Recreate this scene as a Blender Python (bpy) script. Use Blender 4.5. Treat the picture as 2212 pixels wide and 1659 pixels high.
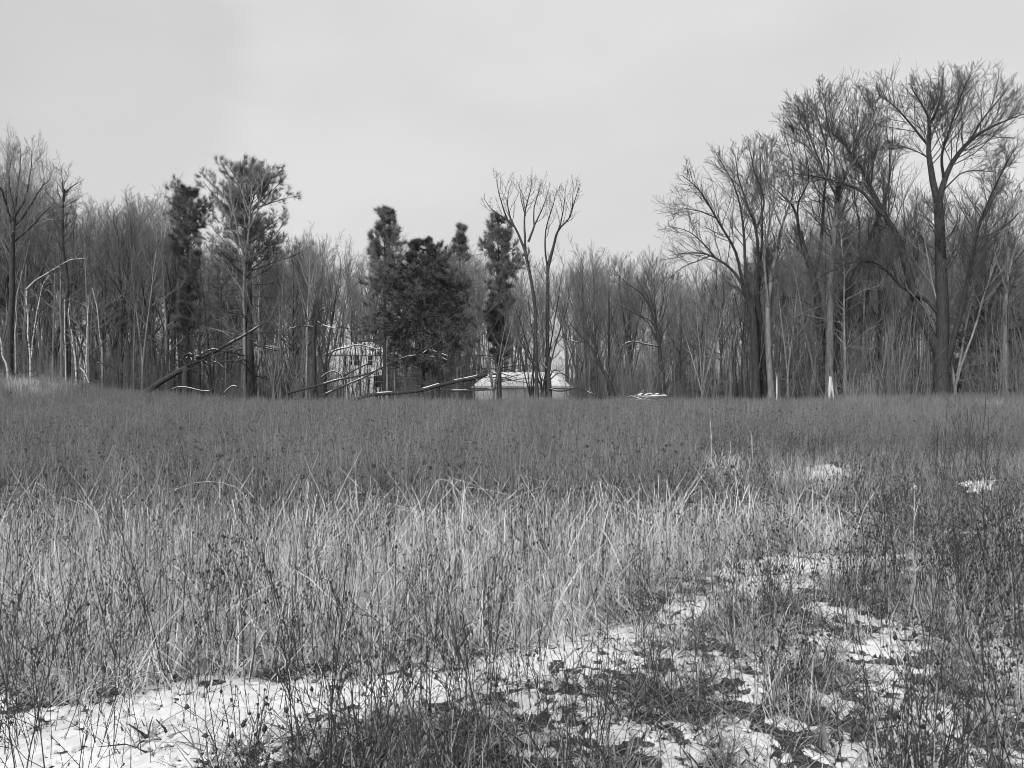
import bpy, math, random
import numpy as np

# ------------------------------------------------------------------ camera, sky, sun, exposure
scene = bpy.context.scene
for o in list(bpy.data.objects):
    bpy.data.objects.remove(o)
COL = scene.collection
R = math.radians
S, CX, HZ, EYE = 1670.0, 1106.0, 821.0, 1.6       # focal length and centre measured on the photograph, eye height in metres

cam_d = bpy.data.cameras.new('camera')
cam = bpy.data.objects.new('camera', cam_d); COL.objects.link(cam)
cam_d.sensor_width = 36.0
cam_d.lens = 36.0 * S / 2212.0
cam_d.clip_start, cam_d.clip_end = 0.05, 4000
cam.location = (0, 0, EYE)
cam.rotation_euler = (R(90) - math.atan((829.5 - HZ) / S), 0, 0)
scene.camera = cam

SUN_EL, SUN_AZ = R(30), R(212)                     # soft sun behind the camera, to the left
world = bpy.data.worlds.new('World'); scene.world = world; world.use_nodes = True
wt = world.node_tree; wt.nodes.clear()
def wn(t, **k):
    n = wt.nodes.new(t)
    for a, b in k.items(): setattr(n, a, b)
    return n
sky = wn('ShaderNodeTexSky', sky_type='NISHITA', sun_disc=False, sun_elevation=SUN_EL, sun_rotation=SUN_AZ, dust_density=3.0)
bw = wn('ShaderNodeRGBToBW'); wt.links.new(sky.outputs[0], bw.inputs[0])
tc = wn('ShaderNodeTexCoord')
mp = wn('ShaderNodeMapping'); mp.inputs['Scale'].default_value = (1.0, 1.0, 2.2); mp.inputs['Location'].default_value = (0.35, 0.1, 0.2)
wt.links.new(tc.outputs['Generated'], mp.inputs[0])
nz = wn('ShaderNodeTexNoise'); nz.inputs['Scale'].default_value = 2.3; nz.inputs['Detail'].default_value = 4; nz.inputs['Roughness'].default_value = 0.45
wt.links.new(mp.outputs[0], nz.inputs[0])
rp = wn('ShaderNodeValToRGB')
rp.color_ramp.elements[0].position = 0.36; rp.color_ramp.elements[0].color = (.394, .394, .394, 1)
rp.color_ramp.elements[1].position = 0.60; rp.color_ramp.elements[1].color = (.446, .446, .446, 1)
wt.links.new(nz.outputs[0], rp.inputs[0])
cl = wn('ShaderNodeMath', operation='MULTIPLY'); cl.inputs[1].default_value = 10.0
wt.links.new(rp.outputs[0], cl.inputs[0])
mx = wn('ShaderNodeMix', data_type='FLOAT'); mx.inputs[0].default_value = 0.9     # closed cloud cover over the blue
wt.links.new(bw.outputs[0], mx.inputs[2]); wt.links.new(cl.outputs[0], mx.inputs[3])
# one soft grey cloud patch, upper left
gv = np.array([(400 - 1106.) / S, 1., (821 - 200.) / S]); gv /= np.linalg.norm(gv)
nv = wn('ShaderNodeVectorMath', operation='SCALE'); nv.inputs['Scale'].default_value = .16
wt.links.new(nz.outputs[1], nv.inputs[0])
av = wn('ShaderNodeVectorMath', operation='ADD'); wt.links.new(tc.outputs['Generated'], av.inputs[0]); wt.links.new(nv.outputs[0], av.inputs[1])
dv = wn('ShaderNodeVectorMath', operation='DISTANCE'); dv.inputs[1].default_value = tuple(gv + np.array([0., .08, .08])); wt.links.new(av.outputs[0], dv.inputs[0])
cr_ = wn('ShaderNodeMapRange', interpolation_type='SMOOTHSTEP'); cr_.inputs[1].default_value = .12; cr_.inputs[2].default_value = .19; cr_.inputs[3].default_value = .90; cr_.inputs[4].default_value = 1.0
wt.links.new(dv.outputs['Value'], cr_.inputs[0])
pm = wn('ShaderNodeMath', operation='MULTIPLY'); wt.links.new(mx.outputs[0], pm.inputs[0]); wt.links.new(cr_.outputs[0], pm.inputs[1])
bg = wn('ShaderNodeBackground'); bg.inputs[1].default_value = 0.1
wt.links.new(pm.outputs[0], bg.inputs[0])
wo = wn('ShaderNodeOutputWorld'); wt.links.new(bg.outputs[0], wo.inputs[0])

sd = bpy.data.lights.new('sun', 'SUN'); sd.energy = 1.5; sd.angle = R(10); sd.color = (1, 1, 1)
so = bpy.data.objects.new('sun', sd); COL.objects.link(so)
sdir = np.array([math.sin(SUN_AZ) * math.cos(SUN_EL), math.cos(SUN_AZ) * math.cos(SUN_EL), math.sin(SUN_EL)])
from mathutils import Vector
so.rotation_euler = Vector(-sdir).to_track_quat('-Z', 'Y').to_euler()
so.location = (-20, -20, 40)

scene.view_settings.view_transform = 'Standard'
scene.view_settings.look = 'None'
scene.view_settings.exposure = 0.8
scene.view_settings.gamma = 1.0
scene.view_settings.use_curve_mapping = False
scene.render.engine = 'CYCLES'
scene.cycles.max_bounces = 5
scene.cycles.diffuse_bounces = 3
scene.cycles.filter_width = 1.0

# ------------------------------------------------------------------ helpers
rng = np.random.default_rng(7)

def nrm(a):
    return a / np.maximum(np.linalg.norm(a, axis=-1, keepdims=True), 1e-9)

def _hash(ix, iy, s):
    h = (ix.astype(np.int64) * 374761393 + iy.astype(np.int64) * 668265263 + s * 1442695041) & 0xffffffff
    h = ((h ^ (h >> 13)) * 1274126177) & 0xffffffff
    return ((h ^ (h >> 16)) & 0xffff) / 65535.0

def vnoise(x, y, s=0):
    ix, iy = np.floor(x), np.floor(y); fx, fy = x - ix, y - iy
    fx, fy = fx * fx * (3 - 2 * fx), fy * fy * (3 - 2 * fy)
    a, b, c, d = _hash(ix, iy, s), _hash(ix + 1, iy, s), _hash(ix, iy + 1, s), _hash(ix + 1, iy + 1, s)
    return (a * (1 - fx) + b * fx) * (1 - fy) + (c * (1 - fx) + d * fx) * fy

def fbm(x, y, f, s=0, o=3):
    v, a, t = 0, 1.0, 0
    for i in range(o):
        ca, sa = math.cos(.6 + 1.1 * i), math.sin(.6 + 1.1 * i)
        v = v + a * vnoise((x * ca - y * sa) * f + 17.3 * i, (x * sa + y * ca) * f - 9.1 * i, s + i); t += a; a *= .5; f *= 2.03
    return v / t

def sstep(a, b, x):
    t = np.clip((x - a) / (b - a), 0, 1); return t * t * (3 - 2 * t)

def gz(x, y):
    x, y = np.asarray(x, float), np.asarray(y, float)
    z = (fbm(x, y, .9, 3, 2) - .5) * .06 * sstep(1, 4, y) + (fbm(x, y, .12, 5, 2) - .5) * .22 * sstep(8, 20, y)
    z = z + 1.15 * np.exp(-(np.minimum(x + 24.5, 0) / 12) ** 2 - (np.maximum(x + 24.5, 0) / 2.6) ** 2 - ((y - 39) / 7.0) ** 2)
    z = z + .35 * np.exp(-((x - 27) / 7) ** 2 - ((y - 40) / 9) ** 2)
    return z - 1.0 * sstep(54, 64, y)

def at(vx, vy, Y):
    return np.array([(vx - CX) / S * Y, Y, EYE + (HZ - vy) / S * Y])
def vpos(x, y):
    return CX + S * x / y, HZ + S * EYE / y

def c4(p): return [(1440 + .4773 * q[0], 108 + .4773 * (q[1] + max(0, 420 - q[1]) * .14)) + tuple(q[2:]) for q in p]
def c1(p): return [(.3688 * q[0], 288 + .3688 * q[1]) + tuple(q[2:]) for q in p]
def c3(p): return [(936 + .3254 * q[0], 360 + .3254 * q[1]) + tuple(q[2:]) for q in p]
def c2(p): return [(504 + .282 * q[0], 432 + .282 * q[1]) + tuple(q[2:]) for q in p]
def c5(p): return [(.1736 * q[0], 612 + .1736 * q[1]) + tuple(q[2:]) for q in p]
def c6(p): return [(288 + .1302 * q[0], 684 + .1302 * q[1]) + tuple(q[2:]) for q in p]
def c7(p): return [(648 + .179 * q[0], 684 + .179 * q[1]) + tuple(q[2:]) for q in p]

class MB:
    """collects vertex and face arrays, links them as ONE mesh object"""
    def __init__(s): s.V, s.F, s.M, s.n = [], [], [], 0
    def add(s, V, F, m=0):
        V = np.asarray(V, float).reshape(-1, 3); F = np.asarray(F, int)
        s.V.append(V); s.F.append(F + s.n); s.M.append(np.full(len(F), m)); s.n += len(V)
    def tubes(s, P, Rr, sides=3, m=0):
        if len(P): s.add(*tubes(P, Rr, sides), m)
    def ribbons(s, P, W, side, m=0):
        if len(P): s.add(*ribbons(P, W, side), m)
    def box(s, c, d, m=0, rz=0.0):
        c = np.array(c, float); d = np.array(d, float) / 2
        v = np.array([[x, y, z] for z in (-1, 1) for y in (-1, 1) for x in (-1, 1)], float) * d
        if rz:
            k, q = math.cos(rz), math.sin(rz); v = v @ np.array([[k, q, 0], [-q, k, 0], [0, 0, 1]])
        s.add(v + c, [[0, 2, 3, 1], [4, 5, 7, 6], [0, 1, 5, 4], [2, 6, 7, 3], [0, 4, 6, 2], [1, 3, 7, 5]], m)
    def mesh(s, name, mats, smooth=True):
        me = bpy.data.meshes.new(name)
        V = np.concatenate(s.V); me.vertices.add(len(V)); me.vertices.foreach_set('co', V.ravel())
        fl = np.concatenate([f.ravel() for f in s.F]); cnt = np.concatenate([np.full(len(f), f.shape[1]) for f in s.F])
        me.loops.add(len(fl)); me.loops.foreach_set('vertex_index', fl)
        me.polygons.add(len(cnt)); me.polygons.foreach_set('loop_start', np.concatenate([[0], np.cumsum(cnt)[:-1]]))
        me.polygons.foreach_set('material_index', np.concatenate(s.M))
        me.polygons.foreach_set('use_smooth', np.full(len(cnt), smooth))
        for m in mats: me.materials.append(m)
        me.update(calc_edges=True)
        return me
    def obj(s, name, mats, parent=None, smooth=True, link=True):
        o = bpy.data.objects.new(name, s.mesh(name, mats if isinstance(mats, (list, tuple)) else [mats], smooth))
        if link: COL.objects.link(o)
        if parent is not None: o.parent = parent
        return o

def tubes(P, Rr, sides=3):
    P = np.asarray(P, float); Rr = np.asarray(Rr, float)
    M, n = P.shape[:2]
    T = np.empty_like(P); T[:, 1:-1] = P[:, 2:] - P[:, :-2]; T[:, 0] = P[:, 1] - P[:, 0]; T[:, -1] = P[:, -1] - P[:, -2]
    T = nrm(T); md = np.abs(nrm(P[:, -1] - P[:, 0])); ref = np.eye(3)[np.argmin(md, 1)]
    U = nrm(np.cross(T, ref[:, None, :])); W = np.cross(T, U)
    a = np.arange(sides) * 2 * np.pi / sides
    V = P[:, :, None] + Rr[:, :, None, None] * (np.cos(a)[None, None, :, None] * U[:, :, None] + np.sin(a)[None, None, :, None] * W[:, :, None])
    b = (np.arange(M) * n * sides)[:, None, None] + (np.arange(n - 1) * sides)[None, :, None]
    k = np.arange(sides)[None, None, :]; k2 = (k + 1) % sides
    F = np.stack([b + k, b + k2, b + k2 + sides, b + k + sides], -1).reshape(-1, 4)
    return V.reshape(-1, 3), F

def ribbons(P, W, side):
    P = np.asarray(P, float); M, n = P.shape[:2]
    off = W[:, :, None] * side[:, None, :]
    V = np.stack([P - off, P + off], 2).reshape(-1, 3)
    b = (np.arange(M) * n * 2)[:, None] + (np.arange(n - 1) * 2)[None, :]
    F = np.stack([b, b + 1, b + 3, b + 2], -1).reshape(-1, 4)
    return V, F

def spawn(P, Rr, K, g, t0=.2, t1=1., ang=.7, dang=.2, lr=.5, n=5, up=.1, wob=.12, rr=.6, rmin=.004, rtip=None, shape=.5, keep=1., flat=0., rmax=9.):
    """K side branches on every polyline of P"""
    P = np.asarray(P, float); M, m = P.shape[:2]
    L = np.linalg.norm(np.diff(P, axis=1), axis=2).sum(1)
    idx = np.repeat(np.arange(M), K); N = len(idx)
    u = ((np.tile(np.arange(K), M) + g.random(N)) / K)
    t = t0 + (t1 - t0) * u
    if keep < 1:
        s = g.random(N) < keep; idx, t, u = idx[s], t[s], u[s]; N = len(idx)
    f = t * (m - 1); i = np.minimum(f.astype(int), m - 2); w = (f - i)[:, None]
    p = P[idx, i] * (1 - w) + P[idx, i + 1] * w
    tan = nrm(P[idx, i + 1] - P[idx, i])
    r = Rr[idx, i] * (1 - w[:, 0]) + Rr[idx, i + 1] * w[:, 0]
    az = g.random(N) * 2 * np.pi
    ref = np.where(np.abs(tan[:, 2:3]) > .9, np.array([[1., 0, 0]]), np.array([[0, 0, 1.]]))
    A = nrm(np.cross(tan, ref)); B = np.cross(tan, A)
    an = ang + dang * g.standard_normal(N)
    d = tan * np.cos(an)[:, None] + (A * np.cos(az)[:, None] + B * np.sin(az)[:, None]) * np.sin(an)[:, None]
    if flat: d[:, 2] *= (1 - flat); d = nrm(d)
    ln = L[idx] * lr * (1 - shape * u) * (.6 + .7 * g.random(N))
    Q = np.empty((N, n, 3)); Q[:, 0] = p
    for k in range(1, n):
        d = d + wob * g.standard_normal((N, 3)); d[:, 2] += up; d = nrm(d)
        Q[:, k] = Q[:, k - 1] + d * (ln / (n - 1))[:, None]
    r0 = np.clip(r * rr, rmin, rmax)
    tip = np.maximum(r0 * .3, (rtip or rmin) * .7)
    q = np.linspace(0, 1, n)[None]
    return Q, r0[:, None] * (1 - q) + tip[:, None] * q

def smooth_path(pts, n):
    pts = np.asarray(pts, float)
    if len(pts) < 3:
        t = np.linspace(0, 1, n)[:, None]; return pts[0] * (1 - t) + pts[-1] * t
    P = np.vstack([2 * pts[0] - pts[1], pts, 2 * pts[-1] - pts[-2]])
    out = []
    for f in np.linspace(0, len(pts) - 1 - 1e-6, n):
        i = int(f); t = f - i; a, b, c, d = P[i:i + 4]
        out.append(.5 * (2 * b + (c - a) * t + (2 * a - 5 * b + 4 * c - d) * t * t + (3 * b - a - 3 * c + d) * t ** 3))
    return np.array(out)

# ------------------------------------------------------------------ materials (a black and white photograph: every colour is a grey)
def mat(name, v, rough=.85, var=.35, scale=(6, 6, 6), rnd=.2, stripe=None, bump=0.0, bscale=20, spec=.2, two_tone=None, trans=0.):
    m = bpy.data.materials.new(name); m.use_nodes = True
    t = m.node_tree; b = t.nodes['Principled BSDF']
    b.inputs['Roughness'].default_value = rough; b.inputs['Specular IOR Level'].default_value = spec
    tcn = t.nodes.new('ShaderNodeTexCoord'); mpn = t.nodes.new('ShaderNodeMapping'); mpn.inputs['Scale'].default_value = scale
    t.links.new(tcn.outputs['Object'], mpn.inputs[0])
    n = t.nodes.new('ShaderNodeTexNoise'); n.inputs['Scale'].default_value = 1; n.inputs['Detail'].default_value = 5; n.inputs['Roughness'].default_value = .6
    t.links.new(mpn.outputs[0], n.inputs[0])
    rp = t.nodes.new('ShaderNodeValToRGB')
    lo, hi = v * (1 - var), v * (1 + var)
    rp.color_ramp.elements[0].position = .35; rp.color_ramp.elements[0].color = (lo, lo, lo, 1)
    rp.color_ramp.elements[1].position = .65; rp.color_ramp.elements[1].color = (hi, hi, hi, 1)
    if two_tone:
        for e, (p, c) in zip(rp.color_ramp.elements, two_tone): e.position = p; e.color = (c, c, c, 1)
    t.links.new(n.outputs[0], rp.inputs[0])
    out = rp.outputs[0]
    if rnd:
        oi = t.nodes.new('ShaderNodeObjectInfo'); mr = t.nodes.new('ShaderNodeMapRange')
        mr.inputs[3].default_value = 1 - rnd; mr.inputs[4].default_value = 1 + rnd
        t.links.new(oi.outputs['Random'], mr.inputs[0])
        mu = t.nodes.new('ShaderNodeVectorMath'); mu.operation = 'SCALE'
        t.links.new(out, mu.inputs[0]); t.links.new(mr.outputs[0], mu.inputs['Scale']); out = mu.outputs[0]
    t.links.new(out, b.inputs['Base Color'])
    if trans:                                           # thin dry blades let light through
        tl = t.nodes.new('ShaderNodeBsdfTranslucent'); ms = t.nodes.new('ShaderNodeMixShader'); ms.inputs[0].default_value = trans
        t.links.new(out, tl.inputs[0]); t.links.new(b.outputs[0], ms.inputs[1]); t.links.new(tl.outputs[0], ms.inputs[2])
        t.links.new(ms.outputs[0], t.nodes['Material Output'].inputs[0])
    if bump:
        n2 = t.nodes.new('ShaderNodeTexNoise'); n2.inputs['Scale'].default_value = bscale; n2.inputs['Detail'].default_value = 6
        t.links.new(tcn.outputs['Object'], n2.inputs[0])
        bn = t.nodes.new('ShaderNodeBump'); bn.inputs['Strength'].default_value = bump; bn.inputs['Distance'].default_value = .02
        t.links.new(n2.outputs[0], bn.inputs['Height']); t.links.new(bn.outputs[0], b.inputs['Normal'])
    return m

M = dict(
    bark_dark=mat('dark_bark', 0.055, scale=(14, 14, 2), bump=.5),
    bark_mid=mat('grey_bark', 0.185, scale=(10, 10, 1.5), bump=.4),
    bark_pale=mat('pale_bark', 0.33, scale=(8, 8, 1.5), bump=.4),
    birch=mat('birch_bark', .55, scale=(5, 5, 9), rnd=.05, two_tone=[(.40, .10), (.50, .62)]),
    twig=mat('twig_bark', 0.2, var=.25, rnd=.3),
    twig_dark=mat('dark_twig', 0.095, var=.25),
    twig_pale=mat('pale_twig', 0.32, var=.25),
    needle=mat('pine_needles', 0.24, var=.5, scale=(2, 2, 2)),
    needle_dark=mat('dark_needles', 0.1, var=.5, scale=(2, 2, 2)),
    snow=mat('snow', 0.92, var=.03, rnd=0, rough=.7, scale=(3, 3, 3), bump=.25, bscale=30),
    soil=mat('field_soil', .075, var=.85, rnd=0, scale=(40, 40, 40), bump=.6, bscale=40),
    straw=mat('pale_straw', 0.88, trans=.4, var=.3, rnd=.28, scale=(30, 30, 6)),
    straw_mid=mat('grey_straw', .62, trans=.35, var=.4, rnd=.3, scale=(30, 30, 6)),
    weed=mat('dried_weed', 0.35, trans=0.3, var=.45, rnd=.35, scale=(30, 30, 8)),
    weed_dark=mat('dark_weed', 0.065, trans=0.1, var=.4, rnd=.3, scale=(30, 30, 8)),
    head=mat('seed_head', 0.16, trans=0.2, var=.5, rnd=.35, scale=(30, 30, 30)),
    siding=mat('white_siding', 0.88, var=.06, rnd=0, scale=(.6, .6, 12)),
    siding_grey=mat('grey_siding', 0.25, var=.12, rnd=0, scale=(.6, .6, 12)),
    siding_mid=mat('light_siding', 0.75, var=.15, rnd=0, scale=(.8, .8, 12)),
    white=mat('white_paint', .78, var=.05, rnd=0),
    glass=mat('window_glass', .02, var=.1, rnd=0, rough=.1, spec=.5),
    shingle=mat('roof_shingles', .12, var=.3, rnd=0, scale=(8, 8, 8)),
    peeled=mat('peeled_wood', .66, var=.2, rnd=0, scale=(12, 12, 2)),
    flag=mat('flag_vinyl', 0.2, var=.06, rnd=0, rough=.5, scale=(20, 20, 20)),
    flag_print=mat('flag_print', .62, var=.1, rnd=0),
    wire=mat('flag_wire', .06, rnd=0),
)

def thing(o, label, cat, group=None):
    o['label'] = label; o['category'] = cat
    if group: o['group'] = group
    return o
def empty(name, loc, label, cat, group=None):
    o = bpy.data.objects.new(name, None); COL.objects.link(o); o.location = loc
    return thing(o, label, cat, group)

# ------------------------------------------------------------------ ground and snow
def polar(rows, cols, spread):
    th = np.linspace(-spread, spread, cols)
    Y, T = np.meshgrid(rows, th, indexing='ij'); X = T * Y
    r, c = Y.shape
    i = (np.arange(r - 1) * c)[:, None] + np.arange(c - 1)[None]
    F = np.stack([i, i + 1, i + c + 1, i + c], -1).reshape(-1, 4)
    return X, Y, F

TRACK = np.array([(-400, 1585, 85), (0, 1580, 72), (300, 1583, 80), (600, 1540, 92), (850, 1488, 78), (1050, 1462, 70), (1250, 1418, 66), (1450, 1345, 66), (1600, 1275, 80), (1720, 1238, 55), (1830, 1222, 28), (1950, 1205, 8), (2500, 1180, 2)], float)
SPOTS = [(1790, 1020, 60, 18), (1700, 1030, 60, 12), (2120, 1050, 45, 16), (2160, 896, 45, 9), (45, 884, 50, 12), (1500, 1035, 30, 10), (2190, 1150, 50, 22), (1900, 1120, 60, 14), (1390, 855, 40, 4)]
def snow_mask(x, y):
    """>0 where the snow lies"""
    y_ = np.maximum(y, .6)
    vx, vy = vpos(x, y_)
    c = np.interp(vx, TRACK[:, 0], TRACK[:, 1]); w = np.interp(vx, TRACK[:, 0], TRACK[:, 2])
    n1 = fbm(x, y, 2.2, 11, 3) - .5; n2 = (fbm(x, y, 9, 23, 3) - .5) * 1.3
    m = 1 - np.abs(vy - c) / np.maximum(w, 1) + n1 * 1.1 + n2 * 1.5
    m = np.where(vx < 420, np.maximum(m, 1 - np.maximum(0, (c - vy)) / np.maximum(w, 1) - .35 * sstep(1600, 1659, vy) + n1 + n2), m)
    near = sstep(1050, 1350, vx) * sstep(1290, 1400, vy) * sstep(0, 60, vy - c + 40)
    mot = .26 + (fbm(x, y, 6.5, 31, 3) - .5) * 2.0 + n2 * 2.2
    m = np.maximum(m, np.where(near > .05, mot - (1 - near) * .6, -1))
    mid = sstep(1350, 1600, vx) * sstep(1120, 1240, vy) * (1 - near)
    m = np.maximum(m, np.where(mid > .1, -.16 + n1 * 1.7 + n2 * 1.6, -1))
    for a, b, sx, sy in SPOTS:
        m = np.maximum(m, .75 - ((vx - a) / sx) ** 2 - ((vy - b) / sy) ** 2 + n1 * 1.2 + n2)
    m = m - 1.2 * sstep(.58, .70, fbm(x, y, 24, 29, 3) + .045 * sstep(900, 1500, vx) - .05 * (1 - sstep(300, 900, vx)) - .07 * sstep(1450, 1600, vx) * (vy < 1330)) * (y < 12)
    woods = sstep(50, 54, y)
    m = np.maximum(m, np.where(woods > .1, -.4 + n1 * 2.2, -1))
    return m

rows = np.concatenate([np.linspace(-40, .4, 12), np.geomspace(.8, 60, 150), np.geomspace(62, 900, 24)])
rows_x = np.abs(rows) * 1.6 + 30
th = np.linspace(-1, 1, 141)
Yg = np.repeat(rows[:, None], len(th), 1); Xg = rows_x[:, None] * th[None] ** 3 * .6 + rows_x[:, None] * th[None] * .4
r_, c_ = Yg.shape
i_ = (np.arange(r_ - 1) * c_)[:, None] + np.arange(c_ - 1)[None]
mb = MB(); mb.add(np.stack([Xg, Yg, gz(Xg, Yg)], -1), np.stack([i_, i_ + 1, i_ + c_ + 1, i_ + c_], -1).reshape(-1, 4))
ground = mb.obj('ground', M['soil']); ground['kind'] = 'structure'; ground['label'] = 'dark field soil under the weeds'

X, Y, F = polar(np.concatenate([np.geomspace(1.6, 14, 560), np.geomspace(14.2, 75, 120)]), 760, .92)
m = snow_mask(X, Y)
hgt = np.clip(m, -1, .5) * .05 - .004
hgt = np.where(m > 0, .005 + .010 * np.sqrt(np.clip(m, 0, .6)), -.012) + ((fbm(X, Y, 5, 41, 3) - .5) * .010 + (fbm(X, Y, 30, 43, 2) - .5) * .008) * (m > 0)
keep = (m.reshape(-1)[F] > -.02).any(1)
mb = MB(); mb.add(np.stack([X, Y, gz(X, Y) + hgt], -1), F[keep])
# drop vertices that no face uses
used = np.unique(mb.F[0]); remap = np.zeros(len(mb.V[0]), int); remap[used] = np.arange(len(used))
mb.V[0] = mb.V[0][used]; mb.F[0] = remap[mb.F[0]]
snow = mb.obj('snow_patches', M['snow']); snow['kind'] = 'structure'; snow['label'] = 'thin patchy snow on the trodden strip and between weeds'

# ------------------------------------------------------------------ trees
def forest_tree(seed, H=14., r0=.16, forks=1, first=.35, K1=18, K2=7, K3=6, ang=.55, lr=.36, up=.10, wob=.09, twig_r=.006, spread=.12, n3=4, low=6, bk=None, tw=None):
    g = np.random.default_rng(seed)
    n = 12; P, Rr = [], []
    az0 = g.random() * 6.28
    fk = (.10 + .3 * g.random()) if forks > 1 else 1
    for k in range(forks):
        h = H * (1 - .12 * k * g.random()); t = np.linspace(0, 1, n)
        a = az0 + k * 6.28 / max(forks, 1)
        off = np.maximum(t - fk, 0) * h * spread * (1.6 if forks > 1 else 0)
        wx, wy = np.cumsum(g.standard_normal(n)) * .06, np.cumsum(g.standard_normal(n)) * .06
        wx[0] = wy[0] = 0
        P.append(np.stack([np.cos(a) * off + wx * (t + .2), np.sin(a) * off + wy * (t + .2), t * h - .15], 1))
        Rr.append(r0 * (1 if forks == 1 else .8) * ((1 - t) ** .85 * .93 + .05) * (1 + .5 * np.exp(-t * 30)))
    P, Rr = np.array(P), np.array(Rr)
    trunk = MB(); trunk.tubes(P, Rr, 8)
    L1, R1 = spawn(P, Rr, max(4, K1 // forks), g, first, .98, ang, .16, lr, 7, up, wob, .55, .012, shape=.62)
    trunk.tubes(L1, R1, 5)
    crown = MB()
    L2, R2 = spawn(L1, R1, K2, g, .15, 1., .6, .2, .45, 5, up * .8, wob * 1.3, .6, .008)
    T2, Q2 = spawn(P, Rr, 8, g, .8, 1., .5, .2, .14, 5, up, wob, .6, .008)
    L2, R2 = np.concatenate([L2, T2]), np.concatenate([R2, Q2])
    crown.tubes(L2, R2, 3)
    L3, R3 = spawn(L2, R2, K3, g, .1, 1., .6, .25, .5, n3, up * .7, wob * 1.5, .6, twig_r)
    crown.tubes(L3, R3, 3)
    if low:
        D1, E1 = spawn(P, Rr, low, g, .08, first, 1.3, .25, .13, 5, -.03, .16, .2, .009)
        D2, E2 = spawn(D1, E1, 5, g, .2, 1, .7, .2, .5, 4, 0, .2, .6, .006)
        crown.tubes(D1, E1, 3); crown.tubes(D2, E2, 3)
    return trunk, crown

def add_pair(name, loc, trunk, crown, label, cat='tree', group=None, mats=('bark_mid', 'twig')):
    e = empty(name, loc, label, cat, group)
    trunk.obj('trunk', M[mats[0]], e); crown.obj('crown', M[mats[1]], e)
    return e

def copy_tree(src, loc, rz, sc, label, group=None, name=None, mats=None):
    c = src.copy(); COL.objects.link(c); c.location = loc; c.rotation_euler = (0, 0, rz); c.scale = sc; c['label'] = label
    if group: c['group'] = group
    elif 'group' in c: del c['group']
    if name: c.name = name
    for ch in src.children:
        d = ch.copy(); COL.objects.link(d); d.parent = c
        if mats:
            d.material_slots[0].link = 'OBJECT'
            d.material_slots[0].material = M[mats[0] if d.name.startswith('trunk') else mats[1]]
    return c

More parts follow.
